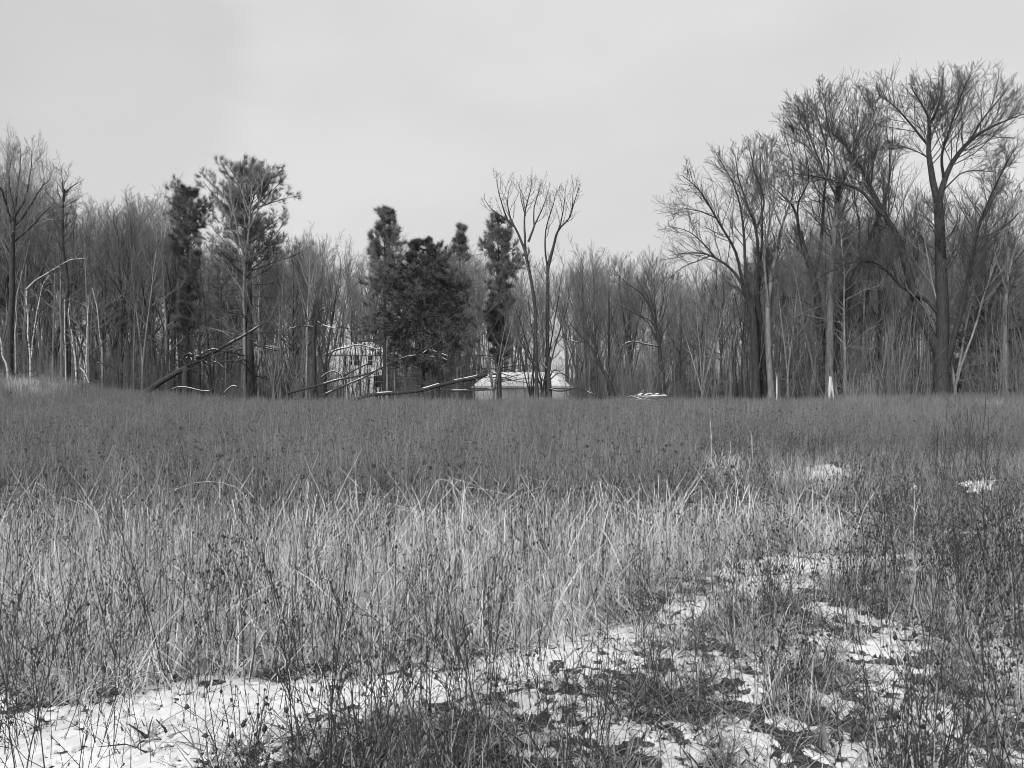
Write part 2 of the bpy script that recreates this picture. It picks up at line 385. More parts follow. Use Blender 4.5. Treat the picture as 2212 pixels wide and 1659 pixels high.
def guided(name, Y, limbs, label, cat='tree', mats=('bark_mid', 'twig'), seed=1, dens=1.0, k2=7, k3=7, lr1=.0, tl=2.0, up=.10, twig_r=.005, depth=.5, base=None, snow_on=(), minlen=1.0, ground_first=True, ang=.75, t_first=.25, snow_cov=.8, group=None):
    """a tree whose main limbs follow measured paths; side branches grow on them by rule"""
    g = np.random.default_rng(seed)
    b = at(limbs[0][0][0][0], 0, Y); b[2] = gz(b[0], Y)
    b = np.array([b[0], Y, float(b[2])])
    lp = []
    for li, (pts, ra, rb) in enumerate(limbs):
        q = []
        s0 = g.standard_normal() * depth
        for k, p in enumerate(pts):
            dy = p[2] if len(p) > 2 else s0 * (k / max(1, len(pts) - 1)) * (1.5 if li else .3)
            w = at(p[0], p[1], Y); w = np.array([0, 0, EYE]) + (w - [0, 0, EYE]) * (Y + dy) / Y   # same bearing, its own distance
            q.append(w)
        q = np.array(q) - b
        if li == 0 and ground_first: q[0] = (0, 0, -.15)
        n = 14; P = smooth_path(q, n); t = np.linspace(0, 1, n)
        L = np.linalg.norm(np.diff(P, axis=0), axis=1).sum()
        jit = np.cumsum(g.standard_normal((n, 3)), 0) * .02 * min(1, L / 6); jit -= t[:, None] * jit[-1] + (1 - t[:, None]) * jit[0]
        P = P + jit
        r = ra * (1 - t) + rb * t
        if li == 0 and ground_first: r = r * (1 + .55 * np.exp(-t * L / .5))
        lp.append((P, r, L))
    e = empty(name, b, label, cat, group)
    tr, cr = MB(), MB()
    A1, B1, A2, B2, A3, B3 = [], [], [], [], [], []
    for li, (P, r, L) in enumerate(lp):
        tr.tubes(P[None], r[None], 9 if r[0] > .1 else 6)
        if dens <= 0: continue
        k = max(3, int(L * (2.5 if li else 1.3) * dens))
        f = t_first if (li or len(lp) == 1) else max(t_first, .6)
        want = min(tl * 1.7, .65 * L + .3)
        a, c = spawn(P[None], r[None], k, g, f, 1., ang, .2, want / L, 7, up * 1.3, .12, .4, .010, shape=.74, rmax=.038)
        A1.append(a); B1.append(c)
    if A1:
        A1, B1 = np.concatenate(A1), np.concatenate(B1)
        cr.tubes(A1, B1, 4)
        A2, B2 = spawn(A1, B1, k2, g, .15, 1., .65, .25, .5, 5, up * .8, .16, .6, .0075)
        cr.tubes(A2, B2, 3)
        A3, B3 = spawn(A2, B2, k3, g, .1, 1., .65, .25, .5, 4, up * .6, .2, .6, twig_r)
        cr.tubes(A3, B3, 3)
    tr.obj('trunk', M[mats[0]], e)
    if A1 is not None and len(cr.V): cr.obj('crown', M[mats[1]], e)
    if snow_on:
        for li in snow_on:
            P, r, L = lp[li]
            tt = np.linspace(.02, .98, 40)
            Pi = np.stack([np.interp(tt, np.linspace(0, 1, len(P)), P[:, k]) for k in range(3)], 1)
            ri = np.interp(tt, np.linspace(0, 1, len(P)), r)
            on = vnoise(tt * L * 1.6, tt * 0 + seed, li + 5) < snow_cov
            k = 0
            while k < 40:
                if not on[k]: k += 1; continue
                j = k
                while j < 40 and on[j]: j += 1
                if j - k >= 3:
                    q = Pi[k:j].copy(); q[:, 2] += ri[k:j] * .75 + .004; q[:, 1] -= ri[k:j] * .15
                    rad = np.clip(ri[k:j] * .42, .02, .042) * np.clip(np.minimum(np.arange(j - k), np.arange(j - k)[::-1]) * .6 + .25, 0, 1) * (.75 + .5 * vnoise(tt[k:j] * L * 5, tt[k:j] * 0, 9))
                    sm = MB(); sm.tubes(q[None], rad[None], 5); sm.obj('snow_cap', M['snow'], e)
                k = j
    return e

# ---- conifers
def needle_tris(C, D, g, m=8, L=.2, w=.02, sp=.45):
    N = len(C)
    d = nrm(np.repeat(D, m, 0) + sp * g.standard_normal((N * m, 3)))
    c = np.repeat(C, m, 0) + .03 * g.standard_normal((N * m, 3))
    s = nrm(np.cross(d, g.standard_normal((N * m, 3)))) * w
    l = L * (.6 + .8 * g.random((N * m, 1)))
    V = np.stack([c - s, c + s, c + d * l], 1).reshape(-1, 3)
    return V, np.arange(N * m * 3).reshape(-1, 3)

def pine(name, vx, Y, top, half, bottom, label, seed, r0=.2, mats=('bark_dark', 'needle'), dens=1., up=.18, prof=None, ang=1.15, lower=True, tuft=7, group=None, lean=0., whorl=.5, nl=.32, nw=.008):
    """pine: straight trunk, limbs in whorls, needles in bunches along the branch ends; half = half width (photo px) by height"""
    g = np.random.default_rng(seed)
    b = at(vx, 0, Y); b[2] = float(gz(b[0], Y)); H = at(vx, top, Y)[2] - b[2]; hb = at(vx, bottom, Y)[2] - b[2]
    t = np.linspace(0, 1, 14)
    P0 = np.stack([lean * t + np.cumsum(g.standard_normal(14)) * .03 * t, np.cumsum(g.standard_normal(14)) * .03 * t, t * H - .1], 1)
    R0 = r0 * ((1 - t) * .92 + .06)
    tr = MB(); tr.tubes(P0[None], R0[None], 9)
    W = half / S * Y
    br = MB(); cr = MB(); Ls, Rs = [], []
    z = hb
    while z < H - .25:
        u = (z - hb) / (H - hb)
        pr = prof(u) if prof else (1 - u) ** .6 * (.55 + .45 * min(1, u * 4 + .35))
        for k in range(g.integers(4, 7)):
            az = g.random() * 6.28; ln = W * pr * (.6 + .85 * g.random() ** 1.5) * min(1, (1 - u) * 4 + .3) + .2
            a = ang - .3 * u + .15 * g.standard_normal()
            d = np.array([math.cos(az) * math.sin(a), math.sin(az) * math.sin(a), math.cos(a)])
            f = np.clip(z / H, 0, .999) * 13; i = int(f); p = P0[i] * (1 - f + i) + P0[i + 1] * (f - i)
            q = [p]
            for s in range(6):
                d = d + .07 * g.standard_normal(3); d[2] += up * .35; d /= np.linalg.norm(d); q.append(q[-1] + d * ln / 6)
            Ls.append(q); Rs.append(np.linspace(.035, .008, 7) * (.6 + ln / 4))
        z += whorl * (.6 + .8 * g.random()) / max(dens, .3)
    Ls, Rs = np.array(Ls), np.array(Rs)
    br.tubes(Ls, Rs, 4)
    A, B = spawn(Ls, Rs, 9, g, .25, 1., .8, .2, .36, 5, up * .6, .12, .6, .006, shape=.55)
    br.tubes(A, B, 3)
    A2, B2 = spawn(A, B, 3, g, .3, 1., .6, .2, .5, 4, up * .6, .12, .6, .005)
    for Q, lo in ((Ls, .6), (A, .3), (A2, .2)):
        n = Q.shape[1]; tt = lo + (1 - lo) * g.random((len(Q), 3)); tt[:, 0] = .97
        f = tt * (n - 1); i = np.minimum(f.astype(int), n - 2); ar = np.arange(len(Q))[:, None]; w = (f - i)[..., None]
        C = Q[ar, i] * (1 - w) + Q[ar, i + 1] * w; D = nrm(Q[ar, i + 1] - Q[ar, i]); D[..., 2] += .25
        cr.add(*needle_tris(C.reshape(-1, 3), nrm(D.reshape(-1, 3)), g, tuft, nl, nw))
    if lower:                                           # dead lower limbs
        D1, E1 = spawn(P0[None], R0[None], 26, g, .12, max(.2, hb / H), 1.45, .15, .17, 6, -.03, .1, .22, .012, shape=-.3)
        D2, E2 = spawn(D1, E1, 6, g, .2, 1., .6, .2, .4, 4, 0, .15, .6, .007)
        br.tubes(D1, E1, 4); br.tubes(D2, E2, 3)
    e = empty(name, b, label, 'pine tree', group)
    tr.obj('trunk', M[mats[0]], e); br.obj('branches', M['twig_dark'], e); cr.obj('foliage', M[mats[1]], e)
    return e

pine('pine_tree', 405, 53, 412, 58, 720, 'small ragged pine with a tuft of needles between bare fan-shaped crowns', 21, .15, prof=lambda u: float(np.interp(u, [0, .4, .6, .8, 1], [.35, .45, .9, .95, .4])))
pine('pine_tree', 541, 50, 376, 108, 600, 'tallest pine, thick dark trunk and open layered crown behind a pale bare tree', 22, .33, prof=lambda u: (1 - u) ** .45 * .9 + .16, whorl=.38)
pine('pine_tree', 832, 53, 447, 48, 640, 'spiky-topped pine leaning against the dark dense evergreen', 23, .2, prof=lambda u: (1 - u) ** .6 + .1)
pine('pine_tree', 1078, 53, 470, 46, 770, 'broom-topped pine standing left of the tall sparse tree with many upright limbs', 24, .2, prof=lambda u: float(np.interp(u, [0, .35, .55, .75, 1], [.45, .5, .95, 1.0, .6])))
pine('pine_tree', 990, 56, 484, 13, 560, 'slimmest little pine top between the dark evergreen and the broom-topped pine', 25, .12, prof=lambda u: (1 - u) ** .5 * .8 + .15)
pine('dense_evergreen', 912, 50, 512, 80, 770, 'dark dense rounded evergreen, the blackest crown in the middle of the wood', 26, .2, mats=('bark_dark', 'needle_dark'), dens=1.7, up=-.01, ang=1.65, tuft=8, nl=.26, nw=.012,
     prof=lambda u: float(np.interp(u, [0, .15, .35, .6, .8, .92, 1], [.7, 1.05, 1.25, 1.05, .62, .3, .08])))
pine('pine_tree', 2155, 60, 655, 105, 850, 'dark drooping evergreen behind the lone pale trunk beside the tallest dark tree', 27, .2, mats=('bark_dark', 'needle_dark'), dens=1.3, up=.03, ang=1.5, prof=lambda u: (1 - u) ** .7 + .1, lower=False, nl=.22, nw=.018)
pine('pine_tree', 490, 62, 560, 60, 740, 'dim evergreen deep in the wood left of the tallest pine', 28, .16, prof=lambda u: (1 - u) ** .6 + .1)

# ---- big bare trees at the edge of the field, right
guided('bare_tree', 49, [
    (c4([(1245, 1570), (1242, 1400), (1245, 1250), (1240, 1050), (1232, 850), (1225, 670)]), .46, .27),
    (c4([(1226, 700), (1198, 560), (1185, 450), (1190, 320), (1165, 240), (1105, 135)]), .22, .02),
    (c4([(1190, 320), (1215, 260), (1238, 170), (1250, 55)]), 0.107, .015),
    (c4([(1228, 690), (1255, 600), (1300, 500), (1370, 410), (1440, 350), (1540, 300), (1625, 265)]), .21, .02),
    (c4([(1255, 600), (1245, 480), (1275, 370), (1320, 220), (1355, 90)]), 0.098, .015),
    (c4([(1370, 410), (1420, 310), (1490, 210), (1540, 140)]), 0.082, .015),
    (c4([(1186, 440), (1130, 370), (1060, 280), (1000, 210), (945, 165)]), 0.098, .015),
    (c4([(1245, 1400), (1150, 1200), (1085, 1000), (1045, 850), (990, 760), (930, 640), (880, 540), (810, 440), (750, 370)]), .30, .03),
    (c4([(980, 750), (890, 645), (800, 605), (680, 575), (570, 560)]), .12, .02),
    (c4([(1225, 1190), (1160, 1120), (1080, 1090), (1010, 1010), (950, 965), (860, 955), (750, 995), (690, 1030)]), .13, .02),
    (c4([(1265, 1370), (1305, 1295), (1350, 1268), (1405, 1275), (1440, 1310)]), .11, .03),
    (c4([(1262, 1440), (1300, 1300), (1340, 1150), (1370, 1000), (1400, 850), (1440, 720), (1500, 580), (1570, 450)]), .2, .02),
    (c4([(1190, 500), (1150, 470), (1080, 440), (1010, 430)]), 0.057, .012),
    (c4([(1250, 640), (1330, 560), (1420, 545), (1520, 560)]), 0.057, .012),
], 'tallest dark tree with thick forking trunk and a long limb leaning left', mats=('bark_dark', 'twig_dark'), seed=31, dens=1.6, twig_r=.005, k2=9, k3=8, tl=2.4, depth=1.4)
guided('bare_tree', 50, [
    (c4([(738, 1550), (737, 1300), (740, 1100), (750, 900), (768, 720), (775, 620)]), .24, .16),
    (c4([(775, 640), (752, 450), (722, 300), (700, 130)]), 0.107, .015),
    (c4([(770, 660), (830, 520), (850, 400), (880, 150)]), 0.098, .015),
    (c4([(772, 670), (700, 520), (640, 350), (610, 210)]), 0.090, .015),
    (c4([(800, 580), (890, 440), (930, 300), (945, 190)]), 0.074, .015),
    (c4([(760, 800), (840, 690), (900, 560), (960, 420)]), 0.074, .015),
    (c4([(750, 480), (700, 420), (620, 340), (575, 260)]), 0.049, .012),
    (c4([(700, 520), (640, 440), (590, 400), (570, 350)]), 0.049, .012),
], 'tall straight tree with smooth grey trunk rising right of the white stump', mats=('bark_mid', 'twig_dark'), seed=32, dens=1.55, k2=9, k3=8, tl=2.2, depth=1.2)
guided('bare_tree', 51, [
    (c4([(700, 1550), (690, 1200), (665, 1020), (625, 920), (600, 820)]), .25, .15),
    (c4([(600, 830), (575, 720), (520, 660), (450, 590)]), 0.107, .015),
    (c4([(665, 1030), (700, 850), (710, 650), (730, 500), (690, 330), (660, 230)]), 0.123, .015),
    (c4([(602, 830), (590, 700), (640, 580), (620, 420)]), 0.074, .015),
    (c4([(690, 1200), (640, 1150), (580, 1120), (520, 1130)]), .06, .02),
], 'dark curving tree just left of the smooth grey trunk', mats=('bark_dark', 'twig_dark'), seed=33, dens=1.0, tl=2.0, depth=1.2)
guided('bare_tree', 52, [
    (c4([(775, 1550), (765, 1350), (790, 1150), (840, 990), (915, 870), (955, 760)]), .24, .13),
    (c4([(955, 770), (1000, 620), (1010, 480), (990, 330)]), 0.098, .015),
    (c4([(860, 960), (870, 800), (850, 650), (860, 480)]), 0.082, .015),
    (c4([(955, 760), (920, 640), (930, 500), (880, 380)]), 0.066, .015),
], 'dark tree bowed to the right behind the smooth grey trunk', mats=('bark_dark', 'twig_dark'), seed=34, dens=1.0, tl=2.0, depth=1.2)
guided('bare_tree', 50, [
    (c4([(405, 1570), (392, 1300), (380, 1150), (345, 1060)]), .26, .18),
    (c4([(350, 1070), (280, 980), (200, 930), (120, 915), (30, 925)]), 0.107, .015),
    (c4([(345, 1060), (300, 900), (220, 760), (150, 640), (70, 570)]), 0.107, .015),
    (c4([(360, 1090), (350, 900), (338, 750), (300, 600), (220, 470)]), 0.115, .015),
    (c4([(220, 940), (150, 860), (90, 820), (20, 800)]), 0.057, .012),
    (c4([(220, 760), (150, 730), (80, 720), (40, 740)]), 0.049, .012),
    (c4([(200, 930), (130, 960), (70, 985), (30, 1020)]), 0.049, .012),
], 'wide tree whose bare limbs sweep far left over the gap in the wood', mats=('bark_dark', 'twig_dark'), seed=35, dens=1.15, tl=1.9, depth=1.3)
guided('bare_tree', 51, [
    (c4([(440, 1570), (425, 1300), (410, 1100), (420, 950)]), .24, .15),
    (c4([(420, 960), (400, 800), (360, 690), (320, 560), (325, 440)]), 0.107, .015),
    (c4([(415, 1060), (432, 850), (430, 650), (420, 420)]), 0.107, .015),
    (c4([(405, 810), (440, 680), (390, 540), (370, 430)]), 0.066, .015),
], 'forked tree in the middle of the clump left of the smooth grey trunk', mats=('bark_dark', 'twig_dark'), seed=36, dens=1.15, tl=1.9, depth=1.2)
guided('bare_tree', 50, [
    (c4([(475, 1570), (462, 1350), (460, 1150), (480, 1000), (502, 880)]), .2, .14),
    (c4([(500, 890), (530, 760), (572, 640), (560, 480), (535, 390)]), 0.098, .015),
    (c4([(460, 1160), (440, 950), (470, 750), (485, 600), (470, 400)]), 0.098, .015),
    (c4([(520, 800), (470, 680), (450, 560), (455, 420)]), 0.066, .015),
], 'tree with paler bark streak at the right side of the wide left-sweeping tree', mats=('bark_mid', 'twig_dark'), seed=37, dens=1.15, tl=1.9, depth=1.2)
guided('bare_tree', 50, [
    (c4([(1530, 1560), (1528, 1300), (1530, 1150), (1540, 1040)]), .16, .11),
    (c4([(1540, 1050), (1565, 930), (1600, 800), (1640, 680)]), 0.074, .015),
    (c4([(1535, 1090), (1490, 950), (1480, 850), (1505, 700), (1560, 590)]), 0.074, .015),
    (c4([(1540, 1050), (1545, 900), (1540, 760), (1590, 640)]), 0.057, .015),
], 'pale straight trunk standing alone in front of the drooping evergreen', mats=('bark_pale', 'twig_dark'), seed=38, dens=1.1, tl=1.8, depth=1.0)
guided('bare_tree', 52, [
    (c4([(1320, 1530), (1350, 1390), (1415, 1230), (1500, 1085), (1580, 955), (1650, 860)]), .17, .03),
    (c4([(1415, 1230), (1440, 1100), (1520, 950), (1560, 800)]), 0.066, .015),
], 'thin dark tree leaning right from beside the base of the tallest tree', mats=('bark_dark', 'twig_dark'), seed=39, dens=.9, tl=1.7, depth=.8)

# ---- named trees along the edge
guided('bare_tree', 50, [
    (c3([(690, 1545), (690, 1200), (680, 900), (640, 700), (612, 580)]), .11, .10),
    (c3([(612, 590), (608, 450), (612, 300), (640, 180), (655, 65)]), .10, .012),
    (c3([(612, 570), (560, 440), (510, 330), (490, 230), (505, 130)]), .09, .012),
    (c3([(540, 400), (470, 340), (395, 290), (335, 215)]), .07, .012),
    (c3([(490, 350), (455, 250), (430, 160), (425, 90)]), .06, .012),
    (c3([(630, 500), (670, 400), (730, 270), (770, 140)]), .08, .012),
    (c3([(612, 330), (585, 220), (570, 110)]), .05, .01),
    (c3([(670, 400), (670, 280), (700, 180), (720, 100)]), .05, .01),
], 'tall sparse tree with many upright limbs standing above the low garage', mats=('bark_dark', 'twig'), seed=41, dens=.75, k2=4, k3=4, tl=1.1, up=.16, depth=.8, t_first=.35)
guided('bare_tree', 51, [
    (c3([(755, 1545), (760, 1250), (760, 900), (760, 700), (775, 610)]), .13, .10),
    (c3([(775, 620), (805, 500), (830, 420), (900, 340), (940, 220), (970, 120)]), .10, .012),
    (c3([(760, 700), (745, 560), (755, 400), (800, 250), (820, 160)]), .07, .012),
    (c3([(815, 470), (850, 350), (870, 230), (880, 120)]), .06, .012),
    (c3([(920, 300), (925, 200), (930, 110)]), .04, .01),
], 'leaning partner of the tall sparse tree, its limbs swept to the right over the garage', mats=('bark_dark', 'twig'), seed=42, dens=.75, k2=4, k3=4, tl=1.1, up=.16, depth=.8, t_first=.35)
guided('bare_tree', 49, [
    (c3([(1530, 1560), (1522, 1380), (1505, 1220), (1485, 1080)]), .15, .10),
    (c3([(1485, 1090), (1450, 960), (1400, 860), (1300, 780), (1220, 720)]), .07, .012),
    (c3([(1485, 1080), (1470, 980), (1430, 830), (1390, 740)]), .07, .012),
    (c3([(1480, 1060), (1420, 1010), (1310, 960), (1240, 930)]), .05, .012),
    (c3([(1500, 1195), (1400, 1180), (1310, 1162), (1250, 1190)]), .05, .015),
    (c3([(1480, 1150), (1430, 1040), (1370, 990), (1270, 880)]), .05, .012),
    (c3([(1500, 1000), (1530, 880), (1540, 760)]), .05, .012),
], 'dark edge tree with all its limbs arching left, near the snowy brush pile', mats=('bark_dark', 'twig_dark'), seed=43, dens=1.0, k2=6, k3=5, tl=1.4, depth=.7, snow_on=(4,))
guided('bare_tree', 49.5, [
    (c1([(1432, 1530, .6), (1435, 1200, .3), (1432, 900, -.3), (1440, 740, -.8)]), .10, .09),
    (c1([(1440, 760, -.8), (1460, 600, -1.3), (1470, 440, -1.8), (1480, 300, -2.2), (1478, 170, -2.2)]), .09, .012),
    (c1([(1440, 740, -.8), (1400, 620, -1.4), (1370, 450, -1.9), (1345, 300, -2.1), (1338, 190, -2.2)]), .08, .012),
    (c1([(1400, 680, -1.1), (1350, 560, -1.5), (1300, 430, -1.8), (1250, 350, -2.)]), .06, .012),
    (c1([(1462, 560, -1.4), (1510, 440, -1.9), (1540, 300, -2.2), (1550, 220, -2.2)]), .06, .012),
    (c1([(1460, 740, -.8), (1510, 705, -1.2), (1545, 675, -1.4)]), .04, .015),
], 'pale-limbed bare tree standing right in front of the tallest pine', mats=('bark_mid', 'twig_pale'), seed=44, dens=.8, k2=4, k3=4, tl=1.2, up=.14, depth=.6)
guided('bare_tree', 50, [
    (c1([(50, 1420), (60, 1150), (70, 900), (75, 650), (85, 500)]), .22, .13),
    (c1([(85, 520), (95, 380), (120, 220), (125, 90)]), .09, .012),
    (c1([(80, 560), (40, 420), (10, 330), (-60, 240)]), .09, .012),
    (c1([(85, 500), (150, 380), (180, 230), (190, 100)]), .08, .012),
    (c1([(100, 540), (180, 420), (240, 330), (300, 270)]), .08, .012),
    (c1([(70, 650), (170, 560), (250, 480), (310, 420)]), .08, .012),
    (c1([(88, 470), (60, 300), (60, 200), (85, 120)]), .07, .012),
], 'big bare tree with vase-shaped crown, the tallest at the birches on the left', mats=('bark_dark', 'twig'), seed=45, dens=1.2, k2=6, k3=6, tl=1.8, up=.14, depth=1.0)
guided('bare_tree', 50, [
    (c1([(390, 1450), (385, 1200), (395, 1000), (405, 900), (385, 740), (370, 560), (375, 400), (385, 330)]), .17, .05),
    (c1([(380, 400), (370, 300), (365, 215)]), .05, .01),
    (c1([(385, 350), (430, 310), (480, 280)]), .05, .01),
    (c1([(405, 905), (350, 840), (310, 770)]), .05, .015),
    (c1([(405, 905), (470, 850), (500, 780), (520, 650)]), .06, .015),
], 'dark twisted tree right of the forked birch', mats=('bark_dark', 'twig_dark'), seed=46, dens=1.1, k2=6, k3=5, tl=1.3, depth=.6)

# birches
guided('birch_tree', 47.5, [
    (c5([(390, 1060), (375, 880), (355, 780), (350, 550), (340, 330), (335, 90)]), .055, .045),
    (c1([(155, 912), (200, 872), (245, 838), (330, 788), (400, 748), (470, 738), (515, 730)]), .05, .012),
    (c5([(392, 920), (405, 790), (412, 680), (450, 400), (488, 210), (515, 100), (550, -10), (620, -100)]), .05, .02),
], 'forked white birch, one stem snapped and bent over to the right', 'birch', ('birch', 'twig_pale'), 51, .35, 3, 3, tl=.7, depth=.3)
guided('birch_tree', 48, [(c5([(950, 1150), (940, 1000), (905, 740), (880, 560), (860, 420), (866, 250)]), .06, .03)],
       'white leaning birch touching the dark twisted tree', 'birch', ('birch', 'twig_pale'), 52, .5, 3, 3, tl=.9, depth=.2)
guided('birch_tree', 48, [(c5([(820, 1150), (815, 1000), (818, 800), (800, 500), (805, 200)]), .05, .03)],
       'thin white birch hugging the left side of the dark twisted tree', 'birch', ('birch', 'twig_pale'), 53, .4, 3, 3, tl=.8, depth=.2)
guided('birch_tree', 50, [(c5([(1275, 1150), (1270, 900), (1245, 640), (1215, 420), (1190, 250), (1150, 60)]), .05, .03)],
       'slim white birch tilting left among the dense thin stems', 'birch', ('birch', 'twig_pale'), 54, .6, 3, 3, tl=.9, depth=.2)
guided('birch_tree', 50, [(c5([(1095, 1100), (1092, 900), (1092, 650), (1105, 400), (1100, 150)]), .045, .03)],
       'short straight white birch stem behind the broken birch pole', 'birch', ('birch', 'twig_pale'), 55, .5, 3, 3, tl=.9, depth=.2)
guided('birch_tree', 48, [(c5([(110, 1200), (85, 1050), (45, 890), (20, 740), (-10, 600)]), .06, .04)],
       'white birch leaning left at the very border of the photo', 'birch', ('birch', 'twig_pale'), 56, .4, 3, 3, tl=.8, depth=.2)
guided('birch_tree', 51, [(c5([(195, 1100), (195, 700), (205, 480), (210, 220), (255, 0), (270, -150)]), .05, .025)],
       'thin curved birch between the leaning one and the forked one', 'birch', ('birch', 'twig_pale'), 57, .5, 3, 3, tl=.9, depth=.2)
guided('broken_pole', 47, [(c5([(1050, 1150), (1060, 1060), (1085, 870)]), .05, .03), (c5([(1110, 1240), (1060, 1130), (1000, 1050)]), .04, .03), (c5([(1085, 870), (1040, 865)]), .025, .02)],
       'snapped pale birch pole with a crossing piece leaning on it at the weed mound', 'broken tree', ('birch', 'twig_pale'), 58, 0)

# ---- fallen and leaning wood
def log(name, Y, limbs, label, cat='fallen tree', mats=('bark_dark', 'twig_dark'), seed=1, dens=0., snow_on=None, cov=.75, **k):
    return guided(name, Y, limbs, label, cat, mats, seed, dens, snow_on=tuple(range(len(limbs))) if snow_on is None else snow_on, ground_first=False, snow_cov=cov, **k)
log('fallen_tree', 48, [
    (c6([(150, 1290), (400, 1140), (780, 925), (1000, 800), (1250, 640), (1500, 500), (1800, 340), (2200, 90)]), .21, .05),
    (c6([(1020, 790), (1100, 650), (1250, 560), (1500, 430)]), .05, .02),
], 'thick fallen trunk propped up at a slant beside the tallest pine, snow along its top', seed=61, dens=.9, k2=5, k3=4, tl=.9, depth=.2, snow_on=(0,))
log('broken_branch_tangle', 47.8, [
    (c6([(850, 760), (825, 700), (860, 640), (940, 615), (985, 640)]), 0.072, 0.051),
    (c6([(835, 740), (880, 800), (950, 790)]), 0.064, 0.051),
    (c6([(870, 700), (930, 660), (1000, 640)]), 0.048, 0.043),
    (c6([(1030, 660), (1080, 660), (1130, 720), (1200, 770), (1270, 830)]), 0.064, 0.034),
    (c6([(1150, 700), (1270, 740), (1400, 770), (1520, 870), (1680, 975)]), 0.056, 0.025),
    (c6([(1040, 700), (1180, 600), (1320, 540), (1420, 555)]), 0.064, 0.034),
    (c6([(1230, 520), (1330, 540), (1420, 565)]), 0.048, 0.034),
    (c6([(1100, 740), (1230, 690), (1330, 610)]), 0.064, 0.034),
    (c6([(950, 680), (970, 720), (960, 780)]), 0.048, 0.034),
], 'snow-lined knot of bent broken branches on top of the slanting fallen trunk', 'branches', seed=62, dens=1.2, k2=3, k3=2, tl=.5, depth=.25, cov=.62)
log('broken_stump', 47.9, [(c6([(870, 1420), (860, 1150), (865, 950), (900, 850), (940, 800)]), .24, .17), (c6([(880, 900), (960, 860), (1000, 880)]), .07, .04)],
    'jagged black stump holding up the slanting fallen trunk', 'stump', seed=63, dens=.3, k2=3, k3=2, tl=.5, snow_on=())
log('leaning_pole', 48.2, [(c6([(220, 1200), (500, 1030), (700, 920), (850, 860)]), .05, .035)], 'thinner dark pole lying just above the slanting fallen trunk', 'fallen branch', seed=64, cov=.5)
log('fallen_branch', 47, [(c6([(620, 1220), (760, 1170), (900, 1175), (1100, 1215), (1285, 1240)]), .05, .03)], 'bent low branch lined with bright snow at the foot of the black stump', 'fallen branch', seed=65, cov=.9)
log('fallen_branch', 47, [(c6([(1500, 1290), (1570, 1200), (1660, 1150), (1790, 1200), (1800, 1250)]), .04, .03)], 'small arched snowy branch left of the foot of the tallest pine', 'fallen branch', seed=66, cov=.8)
log('fallen_tree', 47.5, [
    (c7([(-160, 925), (200, 835), (370, 790), (520, 750), (720, 720), (950, 640), (1150, 540), (1300, 480), (1520, 380), (1600, 270)]), .075, .025),
    (c7([(1300, 480), (1450, 455), (1540, 400)]), .04, .02),
], 'long thin fallen tree slanting in front of the white house, upper of the two', seed=67, dens=1.0, k2=5, k3=4, tl=.9, depth=.3, cov=.55, snow_on=(0, 1))
log('fallen_tree', 47, [
    (c7([(220, 965), (380, 905), (560, 830), (760, 740), (900, 660), (1000, 610)]), .065, .03),
], 'shorter fallen pole under the long thin one in front of the white house', seed=68, dens=.6, k2=4, k3=3, tl=.8, cov=.5, depth=.2)
log('fallen_tree', 48.5, [(c7([(520, 720), (640, 660), (780, 590), (860, 565)]), .05, .03)], 'short dark pole crossing the white house wall above the fallen trees', 'fallen branch', seed=69, cov=.3)
log('fallen_tree', 47, [
    (c7([(700, 985), (900, 935), (1230, 905), (1480, 870), (1660, 825), (1880, 780), (2100, 740), (2260, 690)]), .10, .14),
    (c7([(1880, 785), (1850, 660), (1830, 560), (1780, 470), (1800, 350)]), .06, .02),
    (c7([(1990, 780), (2000, 640), (1990, 550), (2080, 450)]), .05, .02),
    (c7([(1830, 560), (1700, 490), (1560, 480)]), .03, .015),
    (c7([(1790, 480), (1660, 430), (1560, 400)]), .03, .015),
    (c7([(1910, 790), (1960, 830), (1970, 890), (2000, 940)]), .05, .03),
], 'dark fallen trunk with upright dead shoots lying in front of the garage', seed=70, dens=1.1, k2=5, k3=4, tl=.8, depth=.3, cov=.5, snow_on=(0, 3, 4, 5))
log('fallen_tree', 46.8, [(c7([(1700, 880), (1850, 890), (2050, 890), (2350, 880)]), .06, .05)], 'straight low log under the dark fallen trunk by the garage', seed=71, cov=.45)
log('bent_sapling', 48.6, [
    (c7([(330, 620), (380, 450), (450, 400), (580, 370), (700, 340), (830, 365), (960, 400)]), .06, .02),
    (c7([(580, 370), (720, 310), (880, 290), (1060, 260)]), .035, .015),
    (c7([(400, 430), (320, 460), (295, 470)]), .04, .03),
    (c7([(700, 340), (740, 400), (780, 430)]), .02, .012),
], 'snow-lined sapling bowed like an arch over the roof of the white house', 'bent tree', seed=72, dens=.8, k2=4, k3=3, tl=.8, depth=.3, snow_on=(0, 2), cov=.7)
log('dead_tree', 48, [
    (c7([(190, 1000), (180, 700), (170, 400), (175, 180), (190, 40)]), .13, .08),
    (c7([(180, 130), (80, 110), (-20, 115), (-110, 140)]), .05, .02),
    (c7([(195, 60), (250, 80), (300, 110), (400, 135), (510, 130)]), .05, .02),
    (c7([(510, 130), (640, 150), (780, 115), (950, 128)]), .03, .015),
    (c7([(190, 40), (240, -60), (330, -90), (430, -60)]), .05, .015),
    (c7([(190, 50), (130, 40), (90, 60)]), .05, .02),
    (c7([(250, 740), (330, 680), (420, 660), (500, 720), (530, 830)]), .05, .025),
], 'black dead tree with snowy level arms, standing left of the white house', 'dead tree', seed=73, dens=.7, k2=4, k3=3, tl=1.0, depth=.4, snow_on=(1, 2, 6), cov=.75)
